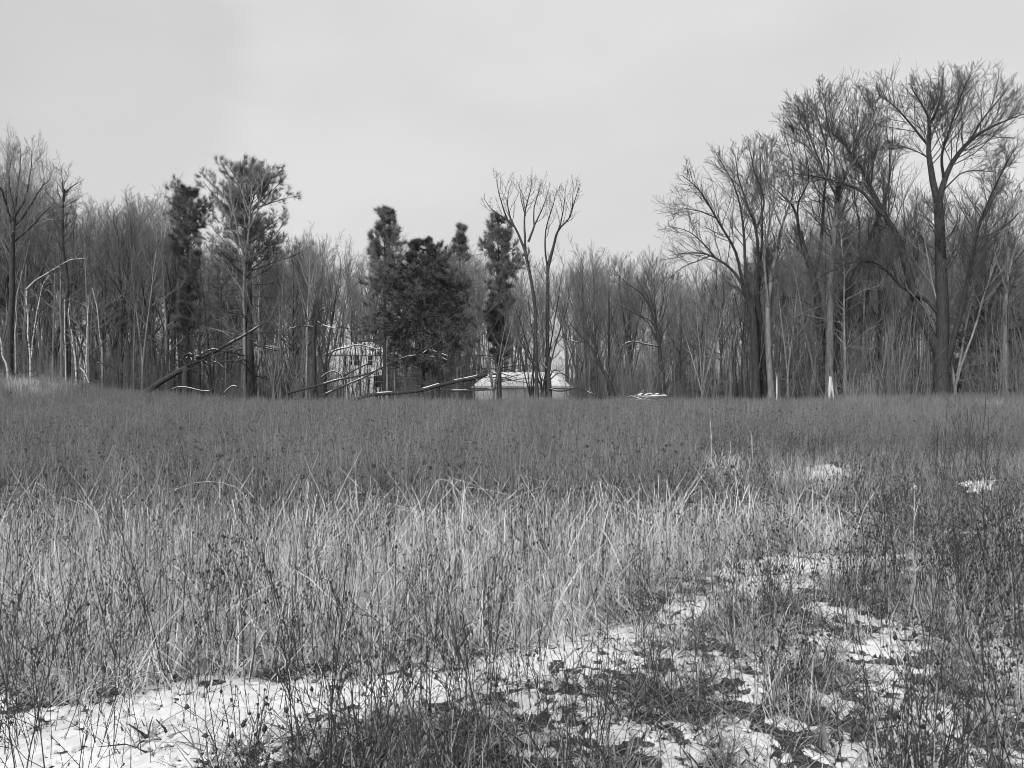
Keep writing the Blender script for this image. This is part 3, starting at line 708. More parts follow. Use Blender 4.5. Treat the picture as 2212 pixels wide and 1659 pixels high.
log('leaning_tree', 48, [
    (c3([(1205, 1560), (1180, 1460), (1140, 1370), (1090, 1280), (1035, 1180), (960, 1100), (900, 1030)]), .13, .02),
    (c3([(1010, 1165), (960, 1163), (900, 1150)]), .03, .015),
    (c3([(1130, 1370), (1090, 1300)]), .05, .03),
], 'dark leaning trunk with snow in its crook between garage and snowy brush pile', 'leaning tree', seed=74, dens=.7, k2=4, k3=3, tl=1.0, depth=.3, snow_on=(0, 1), cov=.5)
log('leaning_tree', 48.4, [(c3([(690, 1340), (640, 1280), (600, 1200), (560, 1110)]), .06, .03)], 'short slanted snag with a snow stripe above the right part of the garage roof', 'leaning tree', seed=75, dens=.4, k2=3, k3=2, tl=.7, cov=.5)
log('broken_stump', 47.2, [
    (c3([(770, 1560), (770, 1450), (765, 1350), (775, 1260)]), .17, .08),
    (c3([(760, 1480), (735, 1530), (705, 1545)]), .05, .04),
    (c3([(770, 1400), (730, 1420), (700, 1370)]), .05, .03),
    (c3([(770, 1360), (720, 1300)]), .04, .03),
    (c3([(775, 1390), (800, 1350), (840, 1360)]), .05, .03),
    (c3([(770, 1420), (830, 1370), (880, 1385), (920, 1420)]), .045, .03),
], 'ragged snow-flecked stump with stubby broken arms in front of the garage wall', 'stump', seed=76, dens=.5, k2=3, k3=2, tl=.5, depth=.2, cov=.6)
log('fallen_branch', 47, [(c3([(770, 1475), (850, 1490), (960, 1470), (1050, 1510), (1130, 1545)]), .05, .03)], 'low curved dead limb trailing right from the ragged stump', 'fallen branch', seed=77, dens=.5, k2=3, k3=2, tl=.6, cov=.35)
log('fallen_branch', 47, [(c5([(1470, 1250), (1460, 1140), (1400, 1040), (1280, 1000), (1180, 990)]), .05, .02), (c5([(1350, 1030), (1250, 1010), (1160, 930)]), .03, .015), (c5([(1460, 1140), (1400, 1090), (1340, 1040)]), .03, .015)],
    'dead brushy limb arching left at the end of the weed mound', 'fallen branch', seed=78, dens=1.2, k2=4, k3=3, tl=.7, cov=.35)

# snowy brush pile
g = np.random.default_rng(80)
b = at(1395, 868, 46.5); b[2] = float(gz(b[0], 46.5))
e = empty('brush_pile', b, 'low pile of sticks capped with snow right at the foot of the arching edge tree', 'brush pile')
P, Rr, sn = [], [], MB()
for k in range(34):
    a = g.normal(0, .55); L = g.uniform(.8, 1.9); c = np.array([g.uniform(-.7, .7), g.uniform(-.4, .4), g.uniform(.1, .72)])
    d = np.array([math.cos(a), .3 * g.standard_normal(), math.sin(a) * .6]); P.append([c - d * L / 2, c, c + d * L / 2]); Rr.append([.04, .045, .03])
    if k % 4 == 1:
        q = np.array(P[-1])[None] + [0, 0, .04]; sn.tubes(q, np.array([[.012, .03, .012]]), 5)
mb = MB(); mb.tubes(np.array(P), np.array(Rr), 5); mb.obj('sticks', M['bark_mid'], e)
for k in range(5):
    x = -.6 + k * .3 + g.normal(0, .08); h = g.uniform(.6, .8); w = g.uniform(.08, .2); q = np.array([[[x - w, -.2, h], [x, -.22, h + .03], [x + w, -.2, h + g.normal(0, .05)]]]); sn.tubes(q, np.array([[.015, g.uniform(.03, .055), .012]]), 6)
sn.obj('snow_cap', M['snow'], e)

# white split stump and stake
b = at(1796, 860, 47); b[2] = float(gz(b[0], 47))
mb = MB()
mb.tubes(smooth_path([(-.13, 0, -.1), (-.115, .0, .5), (-.10, 0, 1.05), (-.09, 0, 1.72)], 8)[None], np.array([[.06, .065, .07, .08, .085, .085, .07, .03]]), 6)
mb.tubes(smooth_path([(.19, 0, -.1), (.13, .01, .5), (.03, .01, 1.05), (-.02, .01, 1.7)], 8)[None], np.array([[.05, .055, .06, .07, .08, .08, .06, .02]]), 6)
o = mb.obj('split_stump', M['peeled']); o.location = b; thing(o, 'white peeled stump split into two legs at the base of the smooth grey trunk', 'stump')
b = at(1678, 850, 48); b[2] = float(gz(b[0], 48))
mb = MB(); mb.tubes(np.array([[(0, 0, -.1), (.01, 0, .8), (.0, 0, 1.4), (.02, 0, 2.0)]]), np.array([[.03, .05, .045, .008]]), 5)
o = mb.obj('splinter', M['peeled']); o.location = b; thing(o, 'narrow white upright splinter of wood right of the pale-streaked tree', 'stake')

# ---- the wood: template trees, then copies
TOPX = [-200, 0, 110, 130, 200, 240, 300, 365, 400, 640, 700, 780, 830, 900, 1000, 1060, 1120, 1250, 1300, 1400, 1450, 1500, 1700, 1780, 2000, 2212, 2450]
TOPY = [370, 345, 400, 400, 440, 455, 405, 400, 500, 510, 470, 540, 480, 520, 500, 540, 550, 545, 520, 545, 545, 520, 470, 410, 410, 440, 440]
ZONES = [(-400, 105, 'behind the birches at the start of the wood', 'bare trees behind the birches'),
         (105, 250, 'in the thicket right of the dark twisted tree', 'bare trees by the twisted tree'),
         (250, 400, 'under the fan-shaped crowns left of the small ragged pine', 'bare trees left of the small pine'),
         (400, 640, 'in the thicket round the tallest pine and slanting trunk', 'bare trees round the tallest pine'),
         (640, 800, 'in the stand behind the dead tree before the house', 'bare trees before the house'),
         (800, 1010, 'around the dark dense evergreen', 'bare trees round the dense evergreen'),
         (1010, 1250, 'around the low snow-roofed garage', 'bare trees round the garage'),
         (1250, 1450, 'in the low stretch of wood by the snowy brush pile', 'bare trees by the brush pile'),
         (1450, 1740, 'behind the wide left-sweeping tree and its clump', 'bare trees behind the left-sweeping clump'),
         (1740, 1960, 'behind the smooth grey trunk and white stump', 'bare trees behind the smooth grey trunk'),
         (1960, 3000, 'behind the tallest dark tree', 'bare trees behind the tallest tree')]
KIND = ['slim', 'fork-stemmed', 'straight', 'twiggy', 'broom-crowned', 'slender', 'many-stemmed', 'crooked']
T = []
specs = [dict(H=14, r0=.12, first=.42, K1=20), dict(H=14, r0=.15, forks=2, first=.35, K1=22, ang=.75, up=.04, wob=.14), dict(H=14, r0=.14, first=.5, K1=20, ang=.45), dict(H=14, r0=.11, first=.25, K1=24, lr=.26, K2=8, ang=.85, up=.02),
         dict(H=14, r0=.15, forks=3, first=.45, K1=26, ang=.42, up=.15, spread=.16), dict(H=14, r0=.09, first=.3, K1=20, lr=.28, ang=.8, up=.05, wob=.15), dict(H=14, r0=.12, forks=4, first=.35, K1=24, spread=.2, lr=.3), dict(H=14, r0=.13, first=.3, K1=18, wob=.2, ang=.95, up=.03)]
for i, sp in enumerate(specs):
    T.append(forest_tree(100 + i, **sp))
protos = []
def zone(vx):
    for z in ZONES:
        if z[0] <= vx < z[1]: return z
g = np.random.default_rng(90)
place = []
vx = -180
while vx < 2420:                                  # front row
    place.append((vx + g.normal(0, 6), g.uniform(50, 55), 0)); vx += g.uniform(17, 32)
for k in range(172):
    place.append((g.uniform(-330, 2550), g.uniform(55, 76), 1))
def clear(vx, Y):                                 # nothing stands inside or right before the house and the garage
    if Y > 60 and 1000 < vx < 1260 and Y < 73: return False
    if Y > 70 and 690 < vx < 860: return False
    if Y > 60 and 2030 < vx < 2150 and Y < 70: return False
    return True
used_k = {}
for vx, Y, row in place:
    if not clear(vx, Y): continue
    if row and 715 < vx < 822 and g.random() < .75: continue
    if 1030 < vx < 1225 and g.random() < .6: continue
    if row == 0 and (any(abs(vx - q) < 14 for q in (770, 745, 790, 1130, 1090)) and g.random() < .9): continue
    z = zone(vx)
    i = int(g.integers(0, len(T)))
    top = np.interp(vx, TOPX, TOPY) + abs(g.normal(0, 45)) + (10 if row == 0 else 25)
    if vx > 1450: top += g.uniform(0, 60)
    p = at(vx, top, Y); base = float(gz(p[0], Y)); H = p[2] - base; s = H / 14.0
    w = s * g.uniform(.75, 1.15)
    ht = 'tall ' if top < np.interp(vx, TOPX, TOPY) + 45 else ('low ' if top > np.interp(vx, TOPX, TOPY) + 95 else '')
    lab = '%s%s %s tree %s' % (ht, KIND[i], 'edge' if row == 0 else 'inner', z[2])
    m = ('bark_mid', 'twig') if g.random() < .5 else (('bark_dark', 'twig') if g.random() < .75 else ('bark_pale', 'twig_pale'))
    if m[0] == 'bark_pale': lab = 'pale-barked ' + lab
    if m[0] == 'bark_dark': lab = 'dark ' + lab
    src = used_k.get(i)
    grp = z[3]
    if src is None:
        e = add_pair('bare_tree', (p[0], Y, base), T[i][0], T[i][1], lab, 'tree', grp, ('bark_mid', 'twig'))
        e.rotation_euler = (0, 0, g.uniform(0, 6.28)); e.scale = (w, w, s); used_k[i] = e
        e['label'] = '%s%s %s tree %s' % (ht, KIND[i], 'edge' if row == 0 else 'inner', z[2])
    else:
        copy_tree(src, (p[0], Y, base), g.uniform(0, 6.28), (w, w, s), lab, grp, None, m)

# ------------------------------------------------------------------ buildings seen through the wood
def hip_roof(mb, x0, x1, y0, y1, ze, zr, hip, t=.0):
    ym = (y0 + y1) / 2
    V = [(x0, y0, ze), (x1, y0, ze), (x1, y1, ze), (x0, y1, ze), (x0 + hip, ym, zr), (x1 - hip, ym, zr)]
    mb.add(V, [[0, 1, 5, 4], [2, 3, 4, 5]]); mb.add(V, [[1, 2, 5], [3, 0, 4]]); mb.add([(x0, y0, ze), (x1, y0, ze), (x1, y1, ze), (x0, y1, ze)], [[0, 3, 2, 1]])

def window(parent, x, y, z, w, h, mats=('white', 'glass'), cols=1, rws=2):
    f = MB(); t = .06
    f.box((x, y - .03, z + h / 2 + t / 2), (w + 2 * t, .08, t)); f.box((x, y - .03, z - h / 2 - t / 2), (w + 2 * t, .1, t))
    f.box((x - w / 2 - t / 2, y - .03, z), (t, .08, h)); f.box((x + w / 2 + t / 2, y - .03, z), (t, .08, h))
    for k in range(1, rws): f.box((x, y - .02, z - h / 2 + h * k / rws), (w, .05, .035))
    for k in range(1, cols): f.box((x - w / 2 + w * k / cols, y - .022, z), (.03, .05, h))
    o = f.obj('window', M[mats[0]], parent, smooth=False)
    p = MB(); p.box((x, y - .004, z), (w - .004, .02, h - .004)); p.obj('pane', M[mats[1]], o, smooth=False)

def building(name, Y, vx0, vx1, v_eave, v_ridge, depth, hip, label, cat, wall='siding', over=.25, snow_t=.1):
    x0, x1 = at(vx0, 0, Y)[0], at(vx1, 0, Y)[0]; base = float(gz((x0 + x1) / 2, Y)) - .05
    ze, zr = at(0, v_eave, Y)[2] - base, at(0, v_ridge, Y)[2] - base
    e = empty(name, ((x0 + x1) / 2, Y, base), label, cat)
    w = (x1 - x0)
    mb = MB(); mb.box((0, depth / 2, ze / 2 - .05), (w, depth, ze + .1 - .0)); mb.obj('wall', M[wall], e, smooth=False)
    mb = MB(); hip_roof(mb, -w / 2 - over, w / 2 + over, -over, depth + over, ze + .055, zr, hip); r = mb.obj('roof', M['shingle'], e, smooth=False)
    mb = MB(); hip_roof(mb, -w / 2 - over + .03, w / 2 + over - .03, -over + .03, depth + over - .03, ze + .075, zr + snow_t, hip); mb.obj('snow_layer', M['snow'], r, smooth=False)
    mb = MB(); mb.box((0, -over - .012, ze + .0), (w + 2 * over, .024, .14)); mb.obj('fascia', M['white'], e, smooth=False)
    return e, w, ze, zr, base

e, w, ze, zr, base = building('garage', 66, 1022, 1233, 836, 806, 6., 1.5, 'low garage with snow-covered hipped roof and pale door behind the ragged stump', 'garage', 'siding_mid', .15)
xd = (1133 - CX) / S * 66 - e.location.x
mb = MB()
for k in range(4): mb.box((xd, -.03, .27 + k * .5), (1.9, .05, .48))
d = mb.obj('door', M['white'], e, smooth=False)
mb = MB(); mb.box((xd, -.08, .5), (.14, .04, .03)); mb.obj('handle', M['wire'], d, smooth=False)

e, w, ze, zr, base = building('house', 78, 704, 838, 765, 737, 7., 2.2, 'white house with dark upright window and snowy roof under the bowed sapling', 'house', 'siding', .16)
lx = lambda v: (v - CX) / S * 78 - e.location.x
lz = lambda v: EYE + (HZ - v) / S * 78 - base
window(e, lx(771), 0, lz(778), .48, .95)
window(e, lx(745.5), 0, lz(779), .18, .9)
window(e, lx(759.5), 0, lz(779), .18, .9)
window(e, lx(800), 0, lz(779), .5, .95)
window(e, lx(815), 0, lz(824), .7, 1.1)
mb = MB(); mb.box((lx(735), -.03, 1.05), (.9, .05, 2.05)); d = mb.obj('door', M['siding_grey'], e, smooth=False)
mb = MB(); mb.box((lx(735) + .36, -.08, 1.0), (.06, .05, .06)); mb.obj('handle', M['wire'], d, smooth=False)
mb = MB(); mb.box((lx(806), 3.5, zr + .3), (.6, .6, 1.3)); mb.obj('chimney', M['shingle'], e, smooth=False)

e, w, ze, zr, base = building('shed', 72, 558, 588, 757, 747, 3., .4, 'small white outbuilding with a paned window just right of the tallest pine trunk', 'shed', 'siding', .2)
window(e, (571 - CX) / S * 72 - e.location.x, 0, EYE + (HZ - 776) / S * 72 - base, .5, 1.1, ('siding_grey', 'siding'), 2, 3)

e, w, ze, zr, base = building('shed', 64, 2044, 2124, 833, 822, 4., .9, 'low white shed glimpsed behind the foot of the tallest dark tree', 'shed', 'white', .15)
mb = MB(); mb.box(((2078 - CX) / S * 64 - e.location.x, -.03, .9), (.8, .05, 1.75)); mb.obj('door', M['siding_grey'], e, smooth=False)

# ------------------------------------------------------------------ plants counted by nobody: instanced clumps, one object for each kind
def scatter(name, pts, rot, scl, idx, sources, label):
    me = bpy.data.meshes.new(name); me.vertices.add(len(pts)); me.vertices.foreach_set('co', np.asarray(pts, float).ravel()); me.update()
    for nm, ty, val, key in (('rot', 'FLOAT_VECTOR', rot, 'vector'), ('scl', 'FLOAT_VECTOR', scl, 'vector'), ('idx', 'INT', idx, 'value')):
        a = me.attributes.new(nm, ty, 'POINT'); a.data.foreach_set(key, np.asarray(val).ravel())
    o = bpy.data.objects.new(name, me); COL.objects.link(o); o['kind'] = 'stuff'; o['label'] = label
    ng = bpy.data.node_groups.new(name, 'GeometryNodeTree'); N = ng.nodes; L = ng.links
    ng.interface.new_socket('Geometry', in_out='INPUT', socket_type='NodeSocketGeometry'); ng.interface.new_socket('Geometry', in_out='OUTPUT', socket_type='NodeSocketGeometry')
    gi, go = N.new('NodeGroupInput'), N.new('NodeGroupOutput')
    gti = N.new('GeometryNodeGeometryToInstance')
    for s in reversed(sources):
        oi = N.new('GeometryNodeObjectInfo'); oi.inputs['Object'].default_value = s; L.new(oi.outputs['Geometry'], gti.inputs[0])
    ip = N.new('GeometryNodeInstanceOnPoints'); ip.inputs['Pick Instance'].default_value = True
    L.new(gi.outputs[0], ip.inputs['Points']); L.new(gti.outputs[0], ip.inputs['Instance'])
    for nm, ty, sock in (('rot', 'FLOAT_VECTOR', 'Rotation'), ('scl', 'FLOAT_VECTOR', 'Scale'), ('idx', 'INT', 'Instance Index')):
        na = N.new('GeometryNodeInputNamedAttribute'); na.data_type = ty; na.inputs['Name'].default_value = nm
        L.new(na.outputs['Attribute'], ip.inputs[sock])
    L.new(ip.outputs[0], go.inputs[0])
    md = o.modifiers.new('scatter', 'NODES'); md.node_group = ng
    return o

def blades(g, N, rad, h, hv, w, bend, n=5, lean=.25, kink=0.):
    """N bent grass blades: spines, widths and side vectors"""
    a = g.random(N) * 6.28; r = rad * np.sqrt(g.random(N))
    P = np.zeros((N, n, 3)); P[:, 0, 0] = r * np.cos(a); P[:, 0, 1] = r * np.sin(a); P[:, 0, 2] = -.02
    az = g.random(N) * 6.28; hh = h * (1 + hv * g.standard_normal(N)).clip(.3, 1.8)
    d = np.stack([np.cos(az) * lean * g.random(N), np.sin(az) * lean * g.random(N), np.ones(N)], 1); d = nrm(d)
    b = bend * g.random(N) ** 1.5
    kk = g.integers(2, n, N)
    for k in range(1, n):
        d = d + np.stack([np.cos(az) * b, np.sin(az) * b, -b * .5], 1) + .08 * g.standard_normal((N, 3))
        if kink:
            s = (kk == k) & (g.random(N) < kink)
            d[s] += np.stack([np.cos(az[s]) * 1.6, np.sin(az[s]) * 1.6, -1.3 + 0 * az[s]], 1)
        d = nrm(d); P[:, k] = P[:, k - 1] + d * (hh / (n - 1))[:, None]
    P[:, 1:, 2] = np.maximum(P[:, 1:, 2], .005)
    W = w * (.6 + .8 * g.random(N))[:, None] * np.linspace(1, .25, n)[None]
    th = g.random(N) * 6.28
    return P, W, np.stack([np.cos(th), np.sin(th), 0 * th], 1)

def blobs(C, r, g):
    """small six-sided seed heads"""
    N = len(C); o = np.array([[1, 0, 0], [-.5, .87, 0], [-.5, -.87, 0], [0, 0, 1.2], [0, 0, -1.2]], float)
    V = C[:, None] + o[None] * (r * (.6 + .8 * g.random(N)))[:, None, None] * (1 + .4 * g.standard_normal((N, 5, 1)))
    F = np.array([[0, 1, 3], [1, 2, 3], [2, 0, 3], [1, 0, 4], [2, 1, 4], [0, 2, 4]])
    return V.reshape(-1, 3), (F[None] + (np.arange(N) * 5)[:, None, None]).reshape(-1, 3)

def stems(g, N, rad, h, hv, r, lean=.18, n=5, wob=.04):
    a = g.random(N) * 6.28; q = rad * np.sqrt(g.random(N))
    P = np.zeros((N, n, 3)); P[:, 0, 0] = q * np.cos(a); P[:, 0, 1] = q * np.sin(a); P[:, 0, 2] = -.02
    d = nrm(np.concatenate([lean * g.standard_normal((N, 2)), np.ones((N, 1))], 1)); hh = h * (1 + hv * g.standard_normal(N)).clip(.35, 1.7)
    for k in range(1, n):
        d = nrm(d + wob * g.standard_normal((N, 3))); P[:, k] = P[:, k - 1] + d * (hh / (n - 1))[:, None]
    return P, np.linspace(1, .5, n)[None] * r * (.7 + .6 * g.random(N))[:, None]

def src(mb, name, mats): return mb.obj(name, [M[m] for m in mats], None, True, False)

g = np.random.default_rng(200)
SRC = {k: [] for k in ('pole', 'pale', 'weed', 'stalk', 'litter', 'mid', 'brush')}
for v in range(5):                                                    # pale dead grass
    mb = MB()
    mb.ribbons(*blades(g, 40, .15, .41, .30, .0034, .42, 8, .22, .85), 0)
    mb.ribbons(*blades(g, 20, .16, .26, .4, .0034, .6, 6, .5, .8), 1)
    P, r = stems(g, 3, .14, .45, .25, .0015, .08); mb.tubes(P, r, 3, 2)
    SRC['pale'].append(src(mb, 'grass_clump', ['straw', 'straw_mid', 'weed_dark', 'weed']))
for v in range(6):                                                    # goldenrod, wild carrot and other dried weeds
    mb = MB()
    P, r = stems(g, 13, .22, .58, .2, .0026, .09); mb.tubes(P, r, 3, 0)
    A, B = spawn(P, r, 6, g, .45, 1., .45, .2, .2, 4, .12, .12, .7, .0012); mb.tubes(A, B, 3, 0)
    L_, W_, s_ = blades(g, 16, .01, .07, .3, .0035, .9, 4, .9); L_ += P[g.integers(0, 13, 16), g.integers(1, 4, 16)][:, None]; mb.ribbons(L_, W_, s_, 1)
    q = A[:, -1]; q = q[g.random(len(q)) < (.12, .4, .2, .5, .08, .3)[v]]; mb.add(*blobs(q, .0048, g), 2)
    if v % 3 == 0:                                                    # curled wild carrot heads
        for k in range(2):
            c = P[k, -1]; K = 10; a = np.arange(K) * 6.28 / K
            t = np.linspace(0, 1, 4)[None]; rad = .003 + (.008 + .005 * k) * np.sin(t * 2.5) * (1 + .3 * g.standard_normal((K, 1)))
            Q = np.stack([c[0] + np.cos(a)[:, None] * rad, c[1] + np.sin(a)[:, None] * rad, c[2] + t * .026 + 0 * a[:, None]], -1)
            mb.tubes(Q, np.full((K, 4), .0016), 3, 2); mb.add(*blobs(Q[:, -1], .003, g), 2)
            if v == 0 and k < 1: mb.add(*blobs(np.array([c + [0, 0, .02]]), .011, g), 4)
    mb.ribbons(*blades(g, 18, .24, .46, .25, .003, .25, 5, .2, .25), 3)
    SRC['weed'].append(src(mb, 'weed_clump', ['weed', 'weed', 'weed_dark', 'straw_mid', 'snow']))
for v in range(6):                                                    # dark branching stalks of the near field
    mb = MB()
    P, r = stems(g, 4, .10, .50, .25, .0019, .10, 6, .05); mb.tubes(P, r, 4, 0)
    A, B = spawn(P, r, 5, g, .3, 1., .55, .2, .28, 4, .05, .12, .6, .0011); mb.tubes(A, B, 3, 0)
    A2, B2 = spawn(A, B, 2, g, .3, 1., .7, .2, .45, 3, .03, .12, .6, .0009); mb.tubes(A2, B2, 3, 0)
    q = np.concatenate([A[:, -1], A[:, 2], A2[:, -1]]); q = q[g.random(len(q)) < .3]; mb.add(*blobs(q, .0036, g), 1)
    L, W, s = blades(g, 5, .03, .06, .3, .0035, .8, 4, .8); L += P[g.integers(0, 4, 5), g.integers(1, 5, 5)][:, None]; mb.ribbons(L, W, s, 1)
    SRC['stalk'].append(src(mb, 'stalk_clump', ['weed_dark', 'weed_dark']))
for v in range(4):                                                    # flattened dead leaves and short grass
    mb = MB()
    P, W, s = blades(g, 22, .09, .16, .4, .0042, .9, 5, 1.2); mb.ribbons(P, W, s, 0)
    P, W, s = blades(g, 14, .10, .12, .4, .0065, 1.2, 4, 1.6); mb.ribbons(P, W, s, 1)
    SRC['litter'].append(src(mb, 'litter_clump', ['weed', 'weed_dark']))
for v in range(5):                                                    # grey mixed grass
    mb = MB()
    mb.ribbons(*blades(g, 18, .12, .30, .3, .0030, .4, 5, .4, .4), 0)
    mb.ribbons(*blades(g, 14, .14, .24, .35, .0032, .6, 5, .6, .4), 1)
    P, r = stems(g, 7, .12, .36, .25, .0016, .15); mb.tubes(P, r, 3, 2)
    A, B = spawn(P, r, 4, g, .4, 1., .6, .2, .25, 3, .05, .1, .7, .001); mb.tubes(A, B, 3, 2); mb.add(*blobs(A[:, -1], .006, g), 2)
    SRC['mid'].append(src(mb, 'grass_clump', ['straw_mid', 'weed', 'weed_dark']))
for v in range(4):                                                    # thicket of thin saplings in the wood
    mb = MB()
    P, r = stems(g, 9, .9, 3.2, .4, .016, .14, 7, .06); mb.tubes(P, r, 4, 0)
    A, B = spawn(P, r, 9, g, .1, 1., .8, .25, .28, 5, .05, .15, .5, .006); mb.tubes(A, B, 3, 0)
    A2, B2 = spawn(A, B, 5, g, .2, 1., .7, .25, .5, 4, .03, .18, .6, .0045); mb.tubes(A2, B2, 3, 0)
    SRC['brush'].append(src(mb, 'brush_clump', ['twig']))

for v in range(5):                                                    # thin straight young trees
    mb = MB()
    P, r = stems(g, 3, 1.1, 7.5, .25, .045, .05, 8, .03); mb.tubes(P, r, 5, 0)
    A, B = spawn(P, r, 12, g, .3, 1., .55, .15, .14, 5, .1, .1, .4, .008); mb.tubes(A, B, 3, 0)
    A2, B2 = spawn(A, B, 4, g, .2, 1., .6, .2, .5, 4, .05, .12, .6, .0055); mb.tubes(A2, B2, 3, 0)
    SRC['pole'].append(src(mb, 'sapling_clump', ['bark_mid' if v % 2 else 'bark_dark']))

def wedge(g, n, y0, y1, side=.78, pad=1.2, p=1.0):
    """n random points of the field between two distances, even over the ground when p = 1"""
    a, b = y0 ** (1 + p), y1 ** (1 + p)
    y = (a + (b - a) * g.random(n)) ** (1 / (1 + p)); x = (g.random(n) * 2 - 1) * (side * y + pad)
    return x, y

def put(name, x, y, s, srcs, label, g, tilt=.08, sz=None, dz=0.):
    q = (np.abs(CX + S * x / y - 1779) < 46) & (y > 1.5) & (y < 3.3) & (g.random(len(x)) < .9)      # the flag stands in a small gap
    x, y, s = x[~q], y[~q], s[~q]
    n = len(x); z = gz(x, y) + dz
    s = s * g.uniform(.75, 1.25, n)
    sc = np.stack([s, s, s * (1 if sz is None else sz)], 1)
    rot = np.stack([tilt * g.standard_normal(n), tilt * g.standard_normal(n), g.random(n) * 6.28], 1)
    scatter(name, np.stack([x, y, z], 1), rot, sc, g.integers(0, len(srcs), n), srcs, label)

def band(vx):                                    # near edge of the standing grass, in metres from the eye
    return np.interp(vx, [-400, 0, 300, 600, 900, 1180, 1300, 1480, 1640, 1850, 2300], [4.15, 4.1, 4.15, 4.35, 4.55, 4.75, 5.25, 6.4, 7.4, 7.5, 7.3])
def far_edge(vx):                                # where the pale grass ends
    return np.interp(vx, [-400, 0, 500, 900, 1300, 1600, 1750, 2300], [7.5, 7.4, 7.3, 7.0, 7.3, 7.9, 7.8, 7.0])

g = np.random.default_rng(300)
# pale grass
x, y = wedge(g, 7000, 3.6, 9.0); vx, vy = vpos(x, y)
n = fbm(x, y, .8, 51, 3)
d = sstep(-.25, .25, y - band(vx)) * (1 - sstep(-.5, .5, y - far_edge(vx) + (n - .5) * 1.6)) * sstep(.22, .5, n + .12) * np.where(vx > 1500, .5, 1.)
k = g.random(len(x)) < d * .95
x2 = g.uniform(-36, -19.5, 1500); y2 = g.uniform(32, 41, 1500); q2 = (gz(x2, y2) > .45) & (fbm(x2, y2, .5, 55, 2) > .42); x2, y2 = x2[q2], y2[q2]
put('pale_grass', np.append(x[k], x2), np.append(y[k], y2), np.append((.98 + .35 * fbm(x, y, 1.3, 52, 2) + .22 * sstep(5.6, 6.8, y))[k], 1.7 + 0 * x2), SRC['pale'], 'pale dead standing grass', g)
# weeds of the field
x, y = np.concatenate([wedge(g, 2200, 3.9, 9), wedge(g, 10000, 9, 22), wedge(g, 24000, 22, 49, p=.6)], 1); vx, vy = vpos(x, y)
n = fbm(x, y, .35, 61, 3)
inband = (1 - sstep(-.4, .5, y - far_edge(vx))) * (vx < 1600)
d = sstep(0, .5, y - band(vx)) * (1 - .93 * inband) * np.where(y < 12, .8, 1) * (.45 + .8 * n) * (1 - .8 * sstep(1400, 1600, vx) * (1 - sstep(13, 18, y)))
d = d * np.where(snow_mask(x, y) > .1, .06, 1)
k = g.random(len(x)) < d
put('field_weeds', x[k], y[k], (.92 + .35 * n[k]) * (1 - .35 * (sstep(1400, 1600, vx) * (1 - sstep(14, 20, y)))[k]) * np.where((x[k] < -17) & (y[k] > 30), 1.25, 1) * (1 - .34 * sstep(18, 34, y[k])) * np.where(y[k] > 20, .85 + .4 * fbm(x, y, .25, 66, 2)[k], 1), SRC['weed'], 'dense dried goldenrod and wild carrot over the field', g, .1)
# grey grass between the weeds
x, y = np.concatenate([wedge(g, 3600, 2.0, 9), wedge(g, 7000, 9, 24), wedge(g, 9000, 24, 49, p=.6)], 1); vx, vy = vpos(x, y)
sm = snow_mask(x, y)
right = sstep(1100, 1500, vx)
nearp = 1 - sstep(-.3, .2, y - band(vx))
d = np.where(nearp > .5, np.where(sm > 0, .04, .36) * (.4 + .6 * right), .5 - .25 * sstep(1500, 1800, vx) * (y < 14))
d = d * np.where((nearp > .5) & (vx < 1050) & (vy < 1600), .25, 1)
pb = sstep(-.2, .2, y - band(vx)) * (1 - sstep(-.3, .4, y - far_edge(vx))) * (vx < 1550); d = d * (1 - .8 * pb)
k = g.random(len(x)) < d
put('grey_grass', x[k], y[k], .9 + .4 * fbm(x, y, .9, 71, 2)[k], SRC['mid'], 'grey mixed dead grass among the weeds', g, .12)
# dark stalks of the near field
x, y = wedge(g, 2600, 1.9, 8.0); vx, vy = vpos(x, y)
n = fbm(x, y, 1.1, 81, 3); sm2 = snow_mask(x, y)
d = np.where(y < band(vx), .24 + .6 * sstep(.48, .64, n), .10) * np.where((sm2 > 0) & (y < band(vx)), .75, 1.) * (1 - .62 * sstep(1300, 1600, vx)) * (1 - .85 * np.exp(-((vx - np.interp(vy, [1190, 1300, 1420, 1500, 1600], [1720, 1590, 1250, 850, 500])) / 190) ** 2)) + .45 * np.exp(-((vx - 1250) / 350) ** 2 - ((vy - 1600) / 90) ** 2) + .4 * np.exp(-((vx - 250) / 200) ** 2 - ((vy - 1650) / 50) ** 2)
d = d * np.where((sm2 > 0) & (vx < 950), 1.7, 1)
pb = sstep(.1, .4, y - band(vx)) * (1 - sstep(-.3, .4, y - far_edge(vx))) * (vx < 1550); d = d * (1 - .75 * pb)
k = g.random(len(x)) < d * .62
put('weed_stalks', x[k], y[k], .78 + .5 * n[k], SRC['stalk'], 'dark branching dried stalks standing in the snow', g, .1)
# litter
x, y = np.concatenate([wedge(g, 15000, 1.9, 9), wedge(g, 4000, 9, 20)], 1); vx, vy = vpos(x, y)
sm = snow_mask(x, y); n = fbm(x, y, 2., 91, 2)
d = np.where(sm < -.02, .6, np.where(sm < .3, .45, .10 + .25 * sstep(1000, 1400, vx))) * np.where((vx > 1250) & (vx < 1750), 1.2, 1.)
d = d + 1.2 * np.exp(-((vx - 1150) / 360) ** 2 - ((vy - 1640) / 70) ** 2)
k = g.random(len(x)) < d
put('dead_leaves', x[k], y[k], (.7 + .5 * n[k]) * np.where(sm[k] > .05, .5, 1), SRC['litter'], 'flattened dead leaves and stems on the ground', g, .15, .8)
